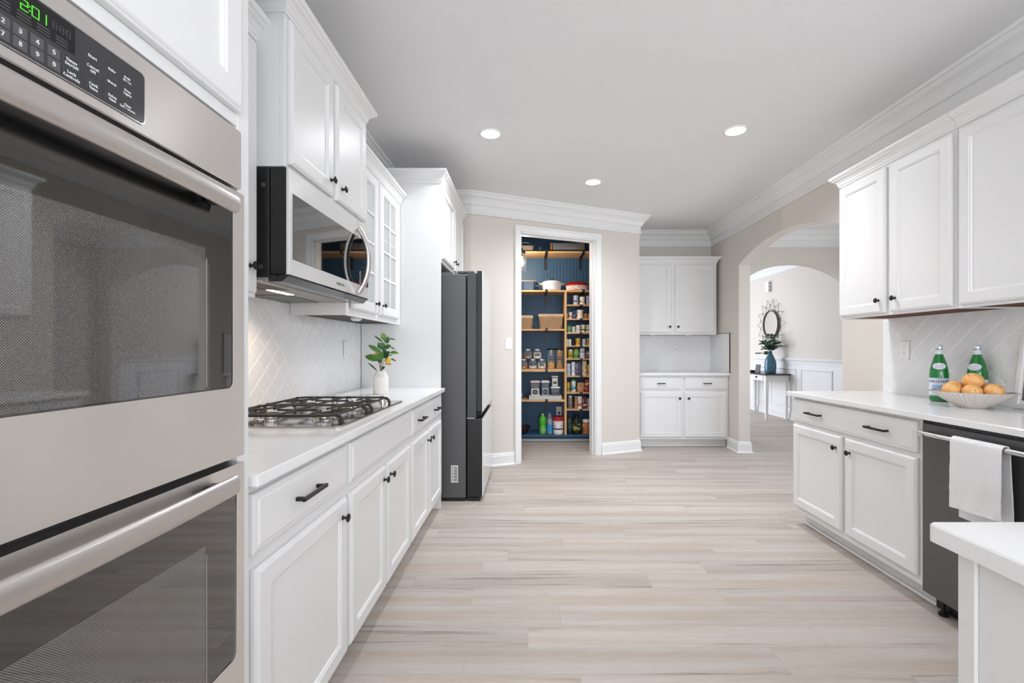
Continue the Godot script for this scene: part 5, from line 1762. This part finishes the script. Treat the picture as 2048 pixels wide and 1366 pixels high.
	part("fruit_label", MB.new().lathe([Vector2(0.0476, 0.02), Vector2(0.0476, 0.082)], at, 14, Vector2.ONE, -0.7, 0.9), M["p green"], o)
	at = V(0.283, y, 5.95)
	o = thing("water_bottle", "clear plastic bottle with a bright blue label on the pantry floor shelf", "bottle", at)
	part("bottle", MB.new().lathe([Vector2(0.0001, 0.001), Vector2(0.036, 0.001), Vector2(0.04, 0.012), Vector2(0.04, 0.16), Vector2(0.038, 0.2), Vector2(0.016, 0.26), Vector2(0.014, 0.275)], at, 24), M["jar glass"], o)
	part("contents", MB.new().lathe([Vector2(0.0001, 0.003), Vector2(0.037, 0.003), Vector2(0.0375, 0.19), Vector2(0.0001, 0.19)], at, 20), M["sugar"], o)
	part("cap", MB.new().lathe([Vector2(0.016, 0.272), Vector2(0.016, 0.29), Vector2(0.0001, 0.291)], at, 16), M["cap blue"], o)
	part("label", MB.new().lathe([Vector2(0.0408, 0.035), Vector2(0.0408, 0.125)], at, 24), M["cyan label"], o)
	at = V(0.394, y, 5.93)
	o = thing("powder_tub", "white tub with a bright red screw lid and black print beside the pine post", "tub", at)
	part("tub", MB.new().lathe([Vector2(0.0001, 0.0005), Vector2(0.06, 0.0005), Vector2(0.066, 0.012), Vector2(0.066, 0.15), Vector2(0.069, 0.158), Vector2(0.069, 0.172), Vector2(0.06, 0.18)], at, 28), M["plate"], o)
	part("label", MB.new().lathe([Vector2(0.0666, 0.03), Vector2(0.0666, 0.145)], at, 28), M["p sport"], o)
	part("lid", MB.new().lathe([Vector2(0.07, 0.178), Vector2(0.0705, 0.183), Vector2(0.0705, 0.212), Vector2(0.066, 0.217), Vector2(0.0001, 0.217)], at, 28), M["lid red"], o)
	var ot := outlet(Transform3D(Basis.IDENTITY, V(0.423, 0.36, 6.2174)), "white outlet with a black plug on the blue back wall of the pantry")
	part("plug", MB.new().box(0.412, 0.434, 0.325, 0.352, -6.19, -6.2095, 0.004).tube([V(0.423, 0.327, 6.195), V(0.428, 0.28, 6.19), V(0.43, 0.2, 6.2)], 0.004, 6), M["black plastic"], ot)
	# mason-jar pendant
	at = V(-0.079, 2.15, 5.55)
	o = thing("pendant_lamp", "mason jar pendant lamp with a glowing bulb at the left of the pantry door", "lamp", at)
	part("cord", MB.new().tube([at + Vector3(0, 0.285, 0), at + Vector3(0, CEIL - 0.0135 - 2.15, 0)], 0.0035, 7), M["cord"], o)
	part("canopy", MB.new().lathe([Vector2(0.0001, -0.03), Vector2(0.05, -0.028), Vector2(0.06, 0.0)], V(-0.079, CEIL - 0.0125, 5.55), 24), M["foil"], o)
	part("cap", MB.new().lathe([Vector2(0.046, 0.212), Vector2(0.048, 0.214), Vector2(0.048, 0.245), Vector2(0.03, 0.252), Vector2(0.016, 0.27), Vector2(0.012, 0.288), Vector2(0.0001, 0.289)], at, 24), M["wire"], o)
	part("glass_jar", MB.new().lathe([Vector2(0.0001, 0.003), Vector2(0.05, 0.0), Vector2(0.062, 0.012), Vector2(0.064, 0.15), Vector2(0.058, 0.18), Vector2(0.045, 0.205), Vector2(0.044, 0.235)], at, 28), M["lamp glass"], o)
	part("bulb", MB.new().lathe([Vector2(0.0001, 0.07), Vector2(0.02, 0.078), Vector2(0.03, 0.1), Vector2(0.028, 0.125), Vector2(0.016, 0.16), Vector2(0.012, 0.19)], at, 20), M["bulb glow"], o)
	part("socket", MB.new().lathe([Vector2(0.0001, 0.184), Vector2(0.016, 0.184), Vector2(0.016, 0.22)], at, 16), M["wire"], o)
	var l := OmniLight3D.new()
	l.name = "glow"
	l.light_energy = 0.3
	l.light_color = Color("ffecd8")
	l.light_size = 0.02
	l.omni_range = 8.0
	l.omni_attenuation = 2.0
	l.shadow_enabled = true
	o.add_child(l)
	l.position = Vector3(0, 0.112, 0)


func dish_shape(at: Vector3, hw: float, hd: float, h: float) -> MB:
	# an open rectangular dish with rounded corners and sloping sides
	var m := MB.new(Transform3D(Basis(Vector3(1, 0, 0), Vector3(0, 0, -1), UP), at))
	var rings_ := [[0.84, 0.0005], [0.93, 0.006], [1.0, h], [0.965, h], [0.9, 0.01]]
	var prev := []
	for k in rings_.size():
		var s: float = rings_[k][0]
		var now := []
		for q in rounded(-hw * s, hw * s, -hd * s, hd * s, 0.03 * s):
			now.append(Vector3(q.x, q.y, rings_[k][1]))
		if prev:
			for i in now.size():
				var j := (i + 1) % now.size()
				var nn: Vector3 = (prev[j] - prev[i]).cross(now[i] - prev[i])
				m.quad(prev[i], prev[j], now[j], now[i], nn)
		if k == 0 or k == rings_.size() - 1:
			m.flat(now, Vector3(0, 0, -1 if k == 0 else 1))
		prev = now
	return m


func basket(label: String, x: float, w: float, h: float, y: float) -> void:
	var at := V(x, y, 6.0)
	var o := thing("wicker_basket", label, "basket", at, "lined wicker baskets")
	var q := w / 2
	var dp := 0.11
	var body := MB.new(Transform3D(Basis.IDENTITY, at))
	for s in 4:
		var n: Vector3 = [Vector3(0, 0, 1), Vector3(1, 0, 0), Vector3(0, 0, -1), Vector3(-1, 0, 0)][s]
		var u := UP.cross(n)
		var half := q if s % 2 == 0 else dp
		var dist := dp if s % 2 == 0 else q
		var a := n * dist * 0.9 - u * half * 0.9
		var b := n * dist * 0.9 + u * half * 0.9
		body.quad(a + UP * 0.0005, b + UP * 0.0005, n * dist + u * half + UP * h * 0.86, n * dist - u * half + UP * h * 0.86, n)
	part("body", body.box(-q * 0.9, q * 0.9, 0.0005, 0.006, -dp * 0.9, dp * 0.9), M["wicker dark"], o)
	# diagonal weave standing proud of the front and right side
	var wv := MB.new(Transform3D(Basis.IDENTITY, at))
	for s in 2:
		var half := q if s == 0 else dp
		var hh := h * 0.84
		var step := 0.021
		for sign_ in [-1.0, 1.0]:
			var c := -half - hh
			while c < half + hh:
				var pts := []
				for k in 9:
					var yy := hh * k / 8.0
					var uu: float = c + sign_ * (yy - hh / 2)
					var lim := half * lerpf(0.9, 1.0, yy / hh)
					if absf(uu) < lim:
						var out: float = (dp if s == 0 else q) * lerpf(0.9, 1.0, yy / hh) + 0.002 + 0.0015 * sign_ * sin(k * PI / 1.4)
						pts.append(Vector3(uu, yy + 0.003, out) if s == 0 else Vector3(out, yy + 0.003, uu))
				if pts.size() > 1:
					wv.tube(pts, 0.0036, 4)
				c += step
	part("weave", wv, M["wicker"], o)
	part("liner", liner(at, q, dp, h), M["linen"], o)
	var bow := MB.new()
	var c := at + Vector3(0, h * 0.86, dp + 0.006)
	for s in [-1.0, 1.0]:
		bow.tube([c, c + Vector3(s * 0.02, 0.012, 0.004), c + Vector3(s * 0.032, 0.002, 0.004), c + Vector3(s * 0.012, -0.004, 0.002), c], 0.003, 6)
		bow.tube([c, c + Vector3(s * 0.008, -0.03, 0.003), c + Vector3(s * 0.016, -0.055, 0.0)], 0.0025, 6)
	part("bow", bow, M["linen"], o)


func liner(at: Vector3, q: float, dp: float, h: float) -> MB:
	var m := MB.new(Transform3D(Basis.IDENTITY, at))
	m.box(-q - 0.006, q + 0.006, h * 0.8, h, dp - 0.004, dp + 0.005, 0.003).box(-q - 0.006, q + 0.006, h * 0.8, h, -dp - 0.005, -dp + 0.004, 0.003)
	m.box(-q - 0.006, -q + 0.003, h * 0.8, h, -dp, dp, 0.003).box(q - 0.003, q + 0.006, h * 0.8, h, -dp, dp, 0.003)
	return m


func small_jar(label: String, print_: String, lid: String, x: float, w: float, h: float, y: float, d := 5.94) -> void:
	var r := w / 2
	var at := V(x, y, d)
	var o := thing("food_jar", label, "jar", at)
	part("body", MB.new().lathe([Vector2(0.0001, 0.0005), Vector2(r * 0.92, 0.0005), Vector2(r, 0.005), Vector2(r, h * 0.74), Vector2(r * 0.86, h * 0.84)], at, 20), M[print_], o)
	part("lid", MB.new().lathe([Vector2(r * 0.86, h * 0.82), Vector2(r * 0.93, h * 0.84), Vector2(r * 0.93, h * 0.98), Vector2(r * 0.86, h), Vector2(0.0001, h)], at, 20), M[lid], o)


func slim_bottle(label: String, print_: String, cap: String, x: float, w: float, h: float, y: float, shoulder := 0.62) -> void:
	var r := w / 2
	var at := V(x, y, 5.94)
	var o := thing("sauce_bottle", label, "bottle", at)
	part("body", MB.new().lathe([Vector2(0.0001, 0.0005), Vector2(r * 0.92, 0.0005), Vector2(r, 0.006), Vector2(r, h * shoulder * 0.9), Vector2(r * 0.85, h * shoulder), Vector2(r * (0.42 if shoulder < 0.84 else 0.8), h * (shoulder + 0.86) / 2), Vector2(r * (0.4 if shoulder < 0.84 else 0.78), h * 0.88)], at, 20), M[print_], o)
	part("cap", MB.new().lathe([Vector2(r * (0.48 if shoulder < 0.84 else 0.84), h * 0.86), Vector2(r * (0.48 if shoulder < 0.84 else 0.84), h * 0.985), Vector2(0.0001, h)], at, 18), M[cap], o)


func pouch(label: String, print_: String, x: float, w: float, h: float, y: float, d: float) -> void:
	# a soft packet: wide at the foot, pinched along its top seam
	var at := V(x, y, d)
	var o := thing("food_pouch", label, "packet", at)
	var nz := FastNoiseLite.new()
	nz.seed = int(x * 1000)
	nz.frequency = 14.0
	var rows := []
	for j in 11:
		var v := j / 10.0
		var deep := lerpf(0.028, 0.003, pow(v, 1.4)) * (0.75 if j == 0 else 1.0)
		var half := w / 2 * (0.9 + 0.14 * sin(v * PI) - 0.1 * v)
		var row := []
		for i in 21:
			var a := TAU * i / 20
			var q := Vector3(sin(a) * half, v * h * 0.97 + 0.001, cos(a) * deep)
			q += Vector3(nz.get_noise_3d(q.x * 9, q.y * 6, a), 0, nz.get_noise_3d(q.y * 6, q.x * 9, a + 5)) * 0.006 * sin(v * PI)
			row.append(at + q)
		rows.append(row)
	var m := MB.new()
	m.grid(rows, true)
	var bt := []
	for q in rows[0].slice(0, 20):
		bt.append(q)
	m.flat(bt, Vector3(0, -1, 0))
	part("packet", m, M[print_], o)
	part("top_seam", MB.new(Transform3D(Basis.IDENTITY, at)).box(-w * 0.4, w * 0.4, h * 0.955, h, -0.0022, 0.0022, 0.0008), M[print_], o)


# ---------------------------------------------------------------- entry seen through the arches
func build_entry() -> void:
	var t := M["trim paint"]
	var xf := right_front(4.5, 10.5)
	var w := get_node("wall_entry") as MeshInstance3D
	part("wainscot", MB.new(xf).box(0.0, 10.5 - DB - 0.13, 0.0, 1.0, 0.0, 0.006), t, w)
	part("chair_rail", MB.new().sweep([Vector2(4.5, 10.5), Vector2(4.5, DB + 0.13)], [Vector2(0, 0.955), Vector2(0.014, 0.958), Vector2(0.016, 0.985), Vector2(0.02, 0.992), Vector2(0.02, 1.0), Vector2(0.036, 1.02), Vector2(0.04, 1.04), Vector2(0.034, 1.052), Vector2(0, 1.055)]), t, w)
	part("skirting", MB.new().sweep([Vector2(4.494, 10.5), Vector2(4.494, DB + 0.13)], BASE), t, w)
	var x := 0.25
	while x < 3.9:
		part("raised_panel", MB.new(xf).rings(x, x + 0.78, 0.22, 0.88, [[0.0, 0.006], [0.0, 0.016], [0.01, 0.022], [0.022, 0.016], [0.028, 0.0065]]), t, w)
		x += 0.92
	# console table against the right-hand wall
	var o := thing("console_table", "white console table with a black top standing against the far entry wall", "table", V(4.27, 0, 8.35))
	part("tabletop", MB.new().box(4.03, 4.472, 0.758, 0.782, -7.73, -8.95, 0.004), M["black top"], o)
	part("apron", MB.new().box(4.065, 4.455, 0.655, 0.758, -7.78, -8.9, 0.002), t, o)
	for d in [7.805, 8.875]:
		for lx in [4.09, 4.43]:
			var l := MB.new()
			var s := 1.0
			var hi := 0.028
			var lo := 0.017
			var y1 := 0.6545
			var a := []
			var b := []
			for k in [[-1, -1], [1, -1], [1, 1], [-1, 1]]:
				a.append(V(lx + k[0] * lo, 0.0, d + k[1] * lo))
				b.append(V(lx + k[0] * hi, y1, d + k[1] * hi))
			for k in 4:
				var j: int = (k + 1) % 4
				l.quad(a[k], a[j], b[j], b[k], (a[k] + a[j]) / 2 - V(lx, 0, d))
			l.flat(a, Vector3.DOWN)
			l.flat(b, UP)
			part("leg", l, t, o)
	for d in [8.08, 8.6]:
		var dr := part("drawer", MB.new().box(4.056, 4.066, 0.67, 0.748, -d + 0.22, -d - 0.22, 0.002), t, o)
		part("cup_pull", MB.new().ball(V(4.05, 0.712, d), Vector3(0.012, 0.016, 0.036), 12, 6), M["bronze"], dr)
	# vase with foliage
	var at := V(4.27, 0.7825, 8.02)
	o = thing("floor_vase", "tall teal glazed bottle vase filled with dark leafy branches on the console table", "vase", at)
	part("vase", MB.new().lathe([Vector2(0.0001, 0.0005), Vector2(0.078, 0.0005), Vector2(0.09, 0.012), Vector2(0.097, 0.12), Vector2(0.092, 0.2), Vector2(0.066, 0.275), Vector2(0.036, 0.335), Vector2(0.026, 0.385), Vector2(0.03, 0.395), Vector2(0.022, 0.393), Vector2(0.018, 0.34), Vector2(0.0001, 0.3)], at, 32), M["teal glaze"], o)
	var leaves := MB.new()
	var stems := MB.new()
	var r := RandomNumberGenerator.new()
	r.seed = 12
	for i in 26:
		var a := r.randf() * TAU
		var reach := r.randf_range(0.1, 0.3)
		var up_ := r.randf_range(0.05, 0.3) - (0.12 if reach > 0.24 else 0.0)
		var side := Vector3(cos(a), 0, sin(a))
		var root := at + UP * 0.38
		var path := []
		for k in 7:
			var f := k / 6.0
			path.append(root + side * reach * f * f + UP * (up_ * sin(f * 2.0) + 0.02 * f))
		stems.tube(path, 0.0022, 5)
		for k in range(2, 7):
			for s in [-1.0, 1.0]:
				var out: Vector3 = (side.cross(UP) * s + side * 0.5 + Vector3(0, r.randf_range(-0.4, 0.6), 0)).normalized()
				leaf_shape(leaves, path[k], path[k] + out * r.randf_range(0.045, 0.075), 0.026, 0.006, Vector3(r.randf_range(-1, 0), r.randf_range(-0.3, 1), r.randf_range(0, 1)).normalized())
	part("branches", stems, M["leaf dark"], o)
	part("foliage", leaves, M["leaf dark"], o).set_meta("kind", "stuff")
	# small things on the table
	at = V(4.1, 0.7825, 8.14)
	o = thing("photo_easel", "small dark upright frame beside the teal vase on the console table", "frame", at)
	part("frame", MB.new(Transform3D(Basis.from_euler(Vector3(-0.2, -1.2, 0)), at)).box(-0.05, 0.05, 0.002, 0.15, -0.006, 0.006, 0.002), M["black plastic"], o)
	part("strut", MB.new().tube([at + Vector3(0.02, 0.1, -0.01), at + Vector3(0.07, 0.003, -0.02)], 0.004, 6), M["black plastic"], o)
	at = V(4.16, 0.7825, 8.42)
	o = thing("key_tray", "flat dark tray on the console table behind the arch jamb", "tray", at)
	part("tray", dish_shape(at, 0.09, 0.13, 0.03), M["black plastic"], o)
	# mirror in a looping wire frame
	at = V(4.47, 1.66, 8.37)
	xf = facing(at, Vector3(-1, 0, 0))
	o = thing("wall_mirror", "round wall mirror in an open petal-like wire frame above the console table", "mirror", at)
	var ax := xf * Transform3D(Basis(Vector3(1, 0, 0), Vector3(0, 0, 1), Vector3(0, -1, 0)), Vector3.ZERO)
	part("mirror_glass", MB.new(ax).lathe([Vector2(0.242, 0.006), Vector2(0.0001, 0.006)], Vector3.ZERO, 48), M["mirror"], o)
	part("rim", MB.new(ax).lathe([Vector2(0.24, 0.0), Vector2(0.258, 0.0), Vector2(0.258, 0.02), Vector2(0.242, 0.02), Vector2(0.24, 0.006)], Vector3.ZERO, 48), M["wire"], o)
	var wire := MB.new(xf)
	for ring in 2:
		var r0: float = [0.26, 0.34][ring]
		var r1: float = [0.365, 0.47][ring]
		var m := 14
		for k in m:
			var a0 := TAU * (k + 0.5 * ring) / m
			var a1 := TAU * (k + 1 + 0.5 * ring) / m
			var am := (a0 + a1) / 2
			for s in [-1.0, 1.0]:
				var pts := []
				for q in 7:
					var f := q / 6.0
					var aa: float = am + s * (a1 - a0) / 2 * (1.0 - f) * (1.0 - 0.35 * sin(f * PI))
					var rr := lerpf(r0, r1, f)
					pts.append(Vector3(cos(aa) * rr, sin(aa) * rr, 0.012))
				wire.tube(pts, 0.0032, 5)
	part("wire_frame", wire, M["wire"], o)
	# door chime
	at = V(4.498, 2.36, 8.47)
	xf = facing(at, Vector3(-1, 0, 0))
	o = thing("door_chime", "white box with three small grey squares high on the entry wall above the mirror", "chime", at)
	part("housing", MB.new(xf).box(-0.06, 0.06, -0.1, 0.1, 0.0, 0.06, 0.006), M["plate"], o)
	for y in [-0.06, 0.0, 0.06]:
		part("grille", MB.new(xf).box(0.058, 0.0615, y - 0.016, y + 0.016, 0.012, 0.046, 0.001), M["slot pale"], o)


# a leaf from a to b: a folded, curved blade
func leaf_shape(m: MB, a: Vector3, b: Vector3, width: float, sag := 0.0, lean := Vector3.ZERO) -> void:
	var along := b - a
	var side := along.cross(lean if lean != Vector3.ZERO else UP)
	if side.length() < 1e-5:
		side = along.cross(Vector3.RIGHT)
	side = side.normalized()
	var up_ := side.cross(along).normalized()
	var rows := []
	for k in 7:
		var f := k / 6.0
		var wd := width / 2 * pow(sin(PI * clampf(f * 0.94 + 0.03, 0, 1)), 0.8)
		var c := a + along * f + up_ * sag * sin(f * PI)
		rows.append([c - side * wd + up_ * wd * 0.25, c - side * wd * 0.5 + up_ * wd * 0.05, c, c + side * wd * 0.5 + up_ * wd * 0.05, c + side * wd + up_ * wd * 0.25])
	m.grid(rows)


# ---------------------------------------------------------------- things on the worktops
func build_counter_things() -> void:
	# lemon sprig in a cream vase
	var at := V(-0.961, TOP + 0.0005, 2.97)
	var o := thing("plant_vase", "cream ceramic vase with an artificial lemon branch at the far end of the left countertop", "vase", at)
	part("vase", MB.new().lathe([Vector2(0.0001, 0.0), Vector2(0.044, 0.0), Vector2(0.0475, 0.004), Vector2(0.0485, 0.105), Vector2(0.045, 0.118), Vector2(0.033, 0.136), Vector2(0.031, 0.15), Vector2(0.027, 0.15), Vector2(0.027, 0.13), Vector2(0.0001, 0.1)], at, 36), M["cream ceramic"], o)
	# positions in units of 1/9.11/306 m from the mouth centre: x right, y up
	var pl := func(x: float, y: float, z := 0.0) -> Vector3:
		return at + Vector3((x - 385.0) / 2788.0, 0.15 + (850.0 - y) / 2788.0, z)
	var st := MB.new()
	for q in [[[372, 890], [378, 780], [398, 640], [430, 500]], [[400, 890], [408, 800], [440, 690], [490, 600], [530, 520]], [[388, 890], [395, 760], [440, 600], [455, 430], [450, 300], [440, 180]], [[385, 870], [360, 720], [330, 640]]]:
		var pts := []
		for w in q:
			pts.append(pl.call(w[0], w[1], 0.004 * (pts.size() % 2)))
		st.tube(pts, 0.0022, 6)
	part("stem", st, M["stem"], o)
	var cam_dir := (Vector3(0, EYE, 0) - at).normalized()
	for q in [[460, 300, 430, 160, 92, "leaf light", 0.01], [490, 350, 530, 225, 72, "leaf blue", 0.0], [430, 335, 285, 212, 30, "leaf dark", 0.01], [520, 270, 672, 290, 26, "leaf blue", 0.0], [400, 525, 188, 385, 78, "leaf", 0.02], [395, 450, 350, 338, 92, "leaf", 0.0], [440, 470, 445, 335, 105, "leaf blue", 0.025], [480, 440, 602, 395, 78, "leaf", 0.02], [560, 420, 655, 466, 26, "leaf blue", 0.0], [560, 520, 728, 530, 58, "leaf light", 0.01], [405, 645, 455, 500, 118, "leaf", 0.045], [470, 610, 585, 500, 105, "leaf dark", 0.035], [395, 655, 148, 585, 115, "leaf", 0.035], [400, 705, 372, 615, 70, "leaf dark", 0.02], [340, 850, 178, 698, 26, "leaf dark", 0.02], [420, 825, 492, 768, 48, "leaf dark", 0.02], [565, 630, 672, 680, 30, "leaf blue", 0.0], [540, 585, 610, 560, 18, "leaf dark", 0.0], [470, 730, 600, 732, 22, "leaf dark", 0.01], [440, 520, 470, 455, 70, "leaf dark", -0.01], [395, 560, 300, 440, 70, "leaf", 0.0]]:
		var m := MB.new()
		var a: Vector3 = pl.call(q[0], q[1], q[6])
		var b: Vector3 = pl.call(q[2], q[3], q[6] + 0.012)
		leaf_shape(m, a, b, q[4] * 1.15 / 2788.0, 0.006, cam_dir.lerp(UP, 0.25))
		part("leaf", m, M[q[5]], o)
	part("lemon", MB.new().ball(pl.call(335, 570, 0.012), Vector3(0.024, 0.021, 0.022)), M["lemon"], o)
	part("lemon", MB.new(Transform3D(Basis.IDENTITY, pl.call(530, 668, 0.015))).lathe([Vector2(0.0001, -0.028), Vector2(0.005, -0.026), Vector2(0.013, -0.018), Vector2(0.0175, 0.0), Vector2(0.014, 0.016), Vector2(0.006, 0.023), Vector2(0.0001, 0.025)], Vector3.ZERO, 18), M["lemon"], o)
	# green glass bottles
	for k in 2:
		at = V([2.312, 2.403][k], TOP + 0.0005, [2.56, 2.435][k])
		o = thing("water_bottle", ["green glass water bottle with its full front label showing, left of the fruit bowl", "green glass water bottle half hidden behind the fruit bowl"][k], "bottle", at, "green glass bottles on the right countertop")
		part("glass", MB.new().lathe([Vector2(0.0001, 0.004), Vector2(0.034, 0.0), Vector2(0.0405, 0.004), Vector2(0.0425, 0.012), Vector2(0.0425, 0.145), Vector2(0.0395, 0.178), Vector2(0.033, 0.21), Vector2(0.0245, 0.24), Vector2(0.0175, 0.262), Vector2(0.0155, 0.275), Vector2(0.0155, 0.296), Vector2(0.0001, 0.296)], at, 40), M["bottle green"], o)
		part("cap", MB.new().lathe([Vector2(0.0158, 0.292), Vector2(0.0165, 0.295), Vector2(0.0165, 0.312), Vector2(0.0145, 0.3145), Vector2(0.0001, 0.3145)], at, 28), M["foil"], o)
		part("neck_label", MB.new().lathe([Vector2(0.0178, 0.263), Vector2(0.0159, 0.275), Vector2(0.0159, 0.288)], at, 28), M["label paper"], o)
		# labels face the camera side: turn the local z towards it
		var yaw: float = atan2(-at.x, -at.z) + ([0.02, -0.35][k])
		var lx := Transform3D(Basis(UP, yaw), at)
		var lab := part("front_label", MB.new(lx).lathe([Vector2(0.0429, 0.032), Vector2(0.0429, 0.131)], Vector3.ZERO, 40, Vector2.ONE, -1.75, 1.75), M["label paper"], o)
		part("label_band", MB.new(lx).lathe([Vector2(0.0431, 0.034), Vector2(0.0431, 0.037)], Vector3.ZERO, 40, Vector2.ONE, -1.75, 1.75).lathe([Vector2(0.0431, 0.126), Vector2(0.0431, 0.129)], Vector3.ZERO, 40, Vector2.ONE, -1.75, 1.75).lathe([Vector2(0.0431, 0.045), Vector2(0.0431, 0.092)], Vector3.ZERO, 20, Vector2.ONE, -0.75, 0.35), M["label blue"], lab)
		part("brand_lettering", MB.new(lx).text("S.PELLEGRINO", Vector3(0, 0.1115, 0), 0.0115, 0.0432, true, 1.05), M["label ink"], lab)
		var star := PackedVector2Array()
		for q in 10:
			var rr := 0.0085 if q % 2 == 0 else 0.0035
			star.append(Vector2(0.02 + sin(TAU * q / 10) * rr, 0.068 + cos(TAU * q / 10) * rr))
		var sm := MB.new(lx)
		var ids := []
		var mid := sm.v(Vector3(sin(0.02 / 0.0435) * 0.0435, 0.068, cos(0.02 / 0.0435) * 0.0435), Vector3(0.4, 0, 1))
		for q in star:
			ids.append(sm.v(Vector3(sin(q.x / 0.0435) * 0.0435, q.y, cos(q.x / 0.0435) * 0.0435), Vector3(0.4, 0, 1)))
		for q in 10:
			sm.tri(mid, ids[q], ids[(q + 1) % 10])
		part("star_mark", sm, M["label red"], lab)
		# oval shoulder label following the taper of the bottle
		var sh := MB.new(lx)
		var prof := func(y: float) -> float:
			return (lerpf(0.0395, 0.033, (y - 0.178) / 0.032) if y < 0.21 else lerpf(0.033, 0.0245, (y - 0.21) / 0.03)) + 0.0009
		var rows := []
		for j in 13:
			var v := j / 12.0 * 2.0 - 1.0
			var y := 0.197 + v * 0.0185
			var half := 0.031 * sqrt(maxf(0.0, 1.0 - v * v)) + 0.0002
			var row := []
			var rr: float = prof.call(y)
			for i in 15:
				var a := (i / 14.0 * 2.0 - 1.0) * half / rr
				row.append(Vector3(sin(a) * rr, y, cos(a) * rr))
			rows.append(row)
		sh.grid(rows)
		var ol := part("shoulder_label", sh, M["label paper"], o)
		var sq := MB.new(lx)
		for j in 2:
			var pts := []
			for i in 17:
				var y := 0.2015 - j * 0.011 + 0.0018 * sin(i * 2.1)
				var rr: float = prof.call(y) + 0.0006
				var a := (i / 16.0 - 0.5) * 0.036 / rr
				pts.append(Vector3(sin(a) * rr, y, cos(a) * rr))
			sq.tube(pts, 0.0005, 4)
		part("script_mark", sq, M["label red"], ol)
	# fluted bowl, its long axis across the line of sight
	var c := V(2.215, TOP + 0.0005, 2.27)
	var g := atan2(c.x, -c.z)
	var A := Vector3(cos(g), 0, sin(g))
	var B := Vector3(sin(g), 0, -cos(g))
	o = thing("fruit_bowl", "off-white fluted bowl with dark pointed rim tips, full of oranges, on the right countertop", "bowl", c)
	var bx := Transform3D(Basis(A, UP, -B), c)
	var outer := []
	var inner := []
	var seg := 144
	for j in 9:
		var v := j / 8.0
		var ro := []
		var ri := []
		for i in seg + 1:
			var a := TAU * i / seg
			var tip := pow(absf(cos(a)), 6.0)
			var rim := 0.118 + 0.02 * absf(cos(a)) + 0.026 * tip
			var rad := lerpf(0.047, rim, pow(v, 0.96))
			var fl := 1.0 + 0.03 * sin(a * 36.0) * smoothstep(0.05, 0.35, v)
			var y := 0.078 * pow(v, 1.12) + 0.004 * tip * v
			ro.append(Vector3(cos(a) * rad * fl, y, sin(a) * rad * 0.86 * fl))
			ri.append(Vector3(cos(a) * (rad - 0.004) * fl, maxf(y, 0.006) + (0.0 if j < 8 else 0.0), sin(a) * (rad - 0.004) * 0.86 * fl))
		outer.append(ro)
		inner.append(ri)
	var bw := MB.new(bx)
	bw.grid(outer, true).grid(inner)
	for i in seg:
		bw.quad(outer[8][i], outer[8][i + 1], inner[8][i + 1], inner[8][i], UP)
	bw.flat(outer[0].slice(0, seg), Vector3.DOWN)
	bw.flat(inner[0].slice(0, seg), UP)
	part("bowl", bw, M["bowl"], o)
	for s in [-1.0, 1.0]:
		var tm := MB.new(bx)
		for k in 5:
			leaf_shape(tm, Vector3(s * (0.122 + 0.006 * k), 0.0805, (k - 2) * 0.009), Vector3(s * (0.15 + 0.003 * (2 - absi(k - 2))), 0.0815, (k - 2) * 0.003), 0.008, 0.001)
		part("rim_tip", tm, M["bowl tip"], o)
	var at_fruit := [[0.003, 0.012, 0.132, 0.0425, "topmost orange of the fruit bowl"], [-0.066, 0.035, 0.09, 0.0405, "orange at the back left of the fruit bowl, behind the others"], [-0.074, -0.034, 0.086, 0.038, "orange at the front left of the fruit bowl"], [0.0, -0.05, 0.082, 0.039, "orange at the front of the fruit bowl with its stem scar showing"], [0.076, -0.018, 0.086, 0.0395, "orange at the front right of the fruit bowl"], [0.05, 0.046, 0.088, 0.038, "orange at the back right of the fruit bowl"]]
	for k in at_fruit.size():
		var q: Array = at_fruit[k]
		var p: Vector3 = c + A * q[0] + B * q[1] + UP * q[2]
		var fr := thing("orange", q[4], "fruit", p, "oranges in the bowl")
		part("peel", MB.new(Transform3D(Basis.IDENTITY, p)).ball(Vector3.ZERO, Vector3(q[3], q[3] * 0.96, q[3]), 24, 16), M["orange"], fr)
		var dir: Vector3 = (-B * 0.9 + UP * 0.25 + A * (0.28 if k == 3 else [-0.5, 0.3, 0.8, 0.0, 0.75, -0.4][k])).normalized()
		if k != 3:
			dir = (dir + UP * 0.6).normalized()
		part("stem_scar", MB.new().ball(p + dir * q[3] * 0.975, Vector3(0.0032, 0.003, 0.0032), 8, 6), M["orange stem"], fr)
	# leaning picture frame at the right edge
	at = V(2.405, TOP + 0.0005, 2.1)
	o = thing("picture_frame", "white picture frame leaning on the backsplash at the right edge of the picture", "frame", at)
	var fx := right_front(2.405, 2.25)
	fx.origin.y = TOP + 0.0005
	fx.basis = fx.basis * Basis(Vector3(1, 0, 0), -0.11)
	part("frame", MB.new(fx).rings(0, 0.3, 0, 0.36, [[0.0, -0.008], [0.0, 0.008], [0.003, 0.011], [0.02, 0.011], [0.026, 0.005]], false).quad(Vector3(0, 0, -0.008), Vector3(0.3, 0, -0.008), Vector3(0.3, 0.36, -0.008), Vector3(0, 0.36, -0.008), Vector3(0, 0, -1)), M["white paint"], o)
	part("mat_board", MB.new(fx).box(0.024, 0.276, 0.024, 0.336, 0.002, 0.0052), M["plate"], o)
	part("photo_print", MB.new(fx).box(0.034, 0.266, 0.042, 0.318, 0.005, 0.0056), M["print"], o)
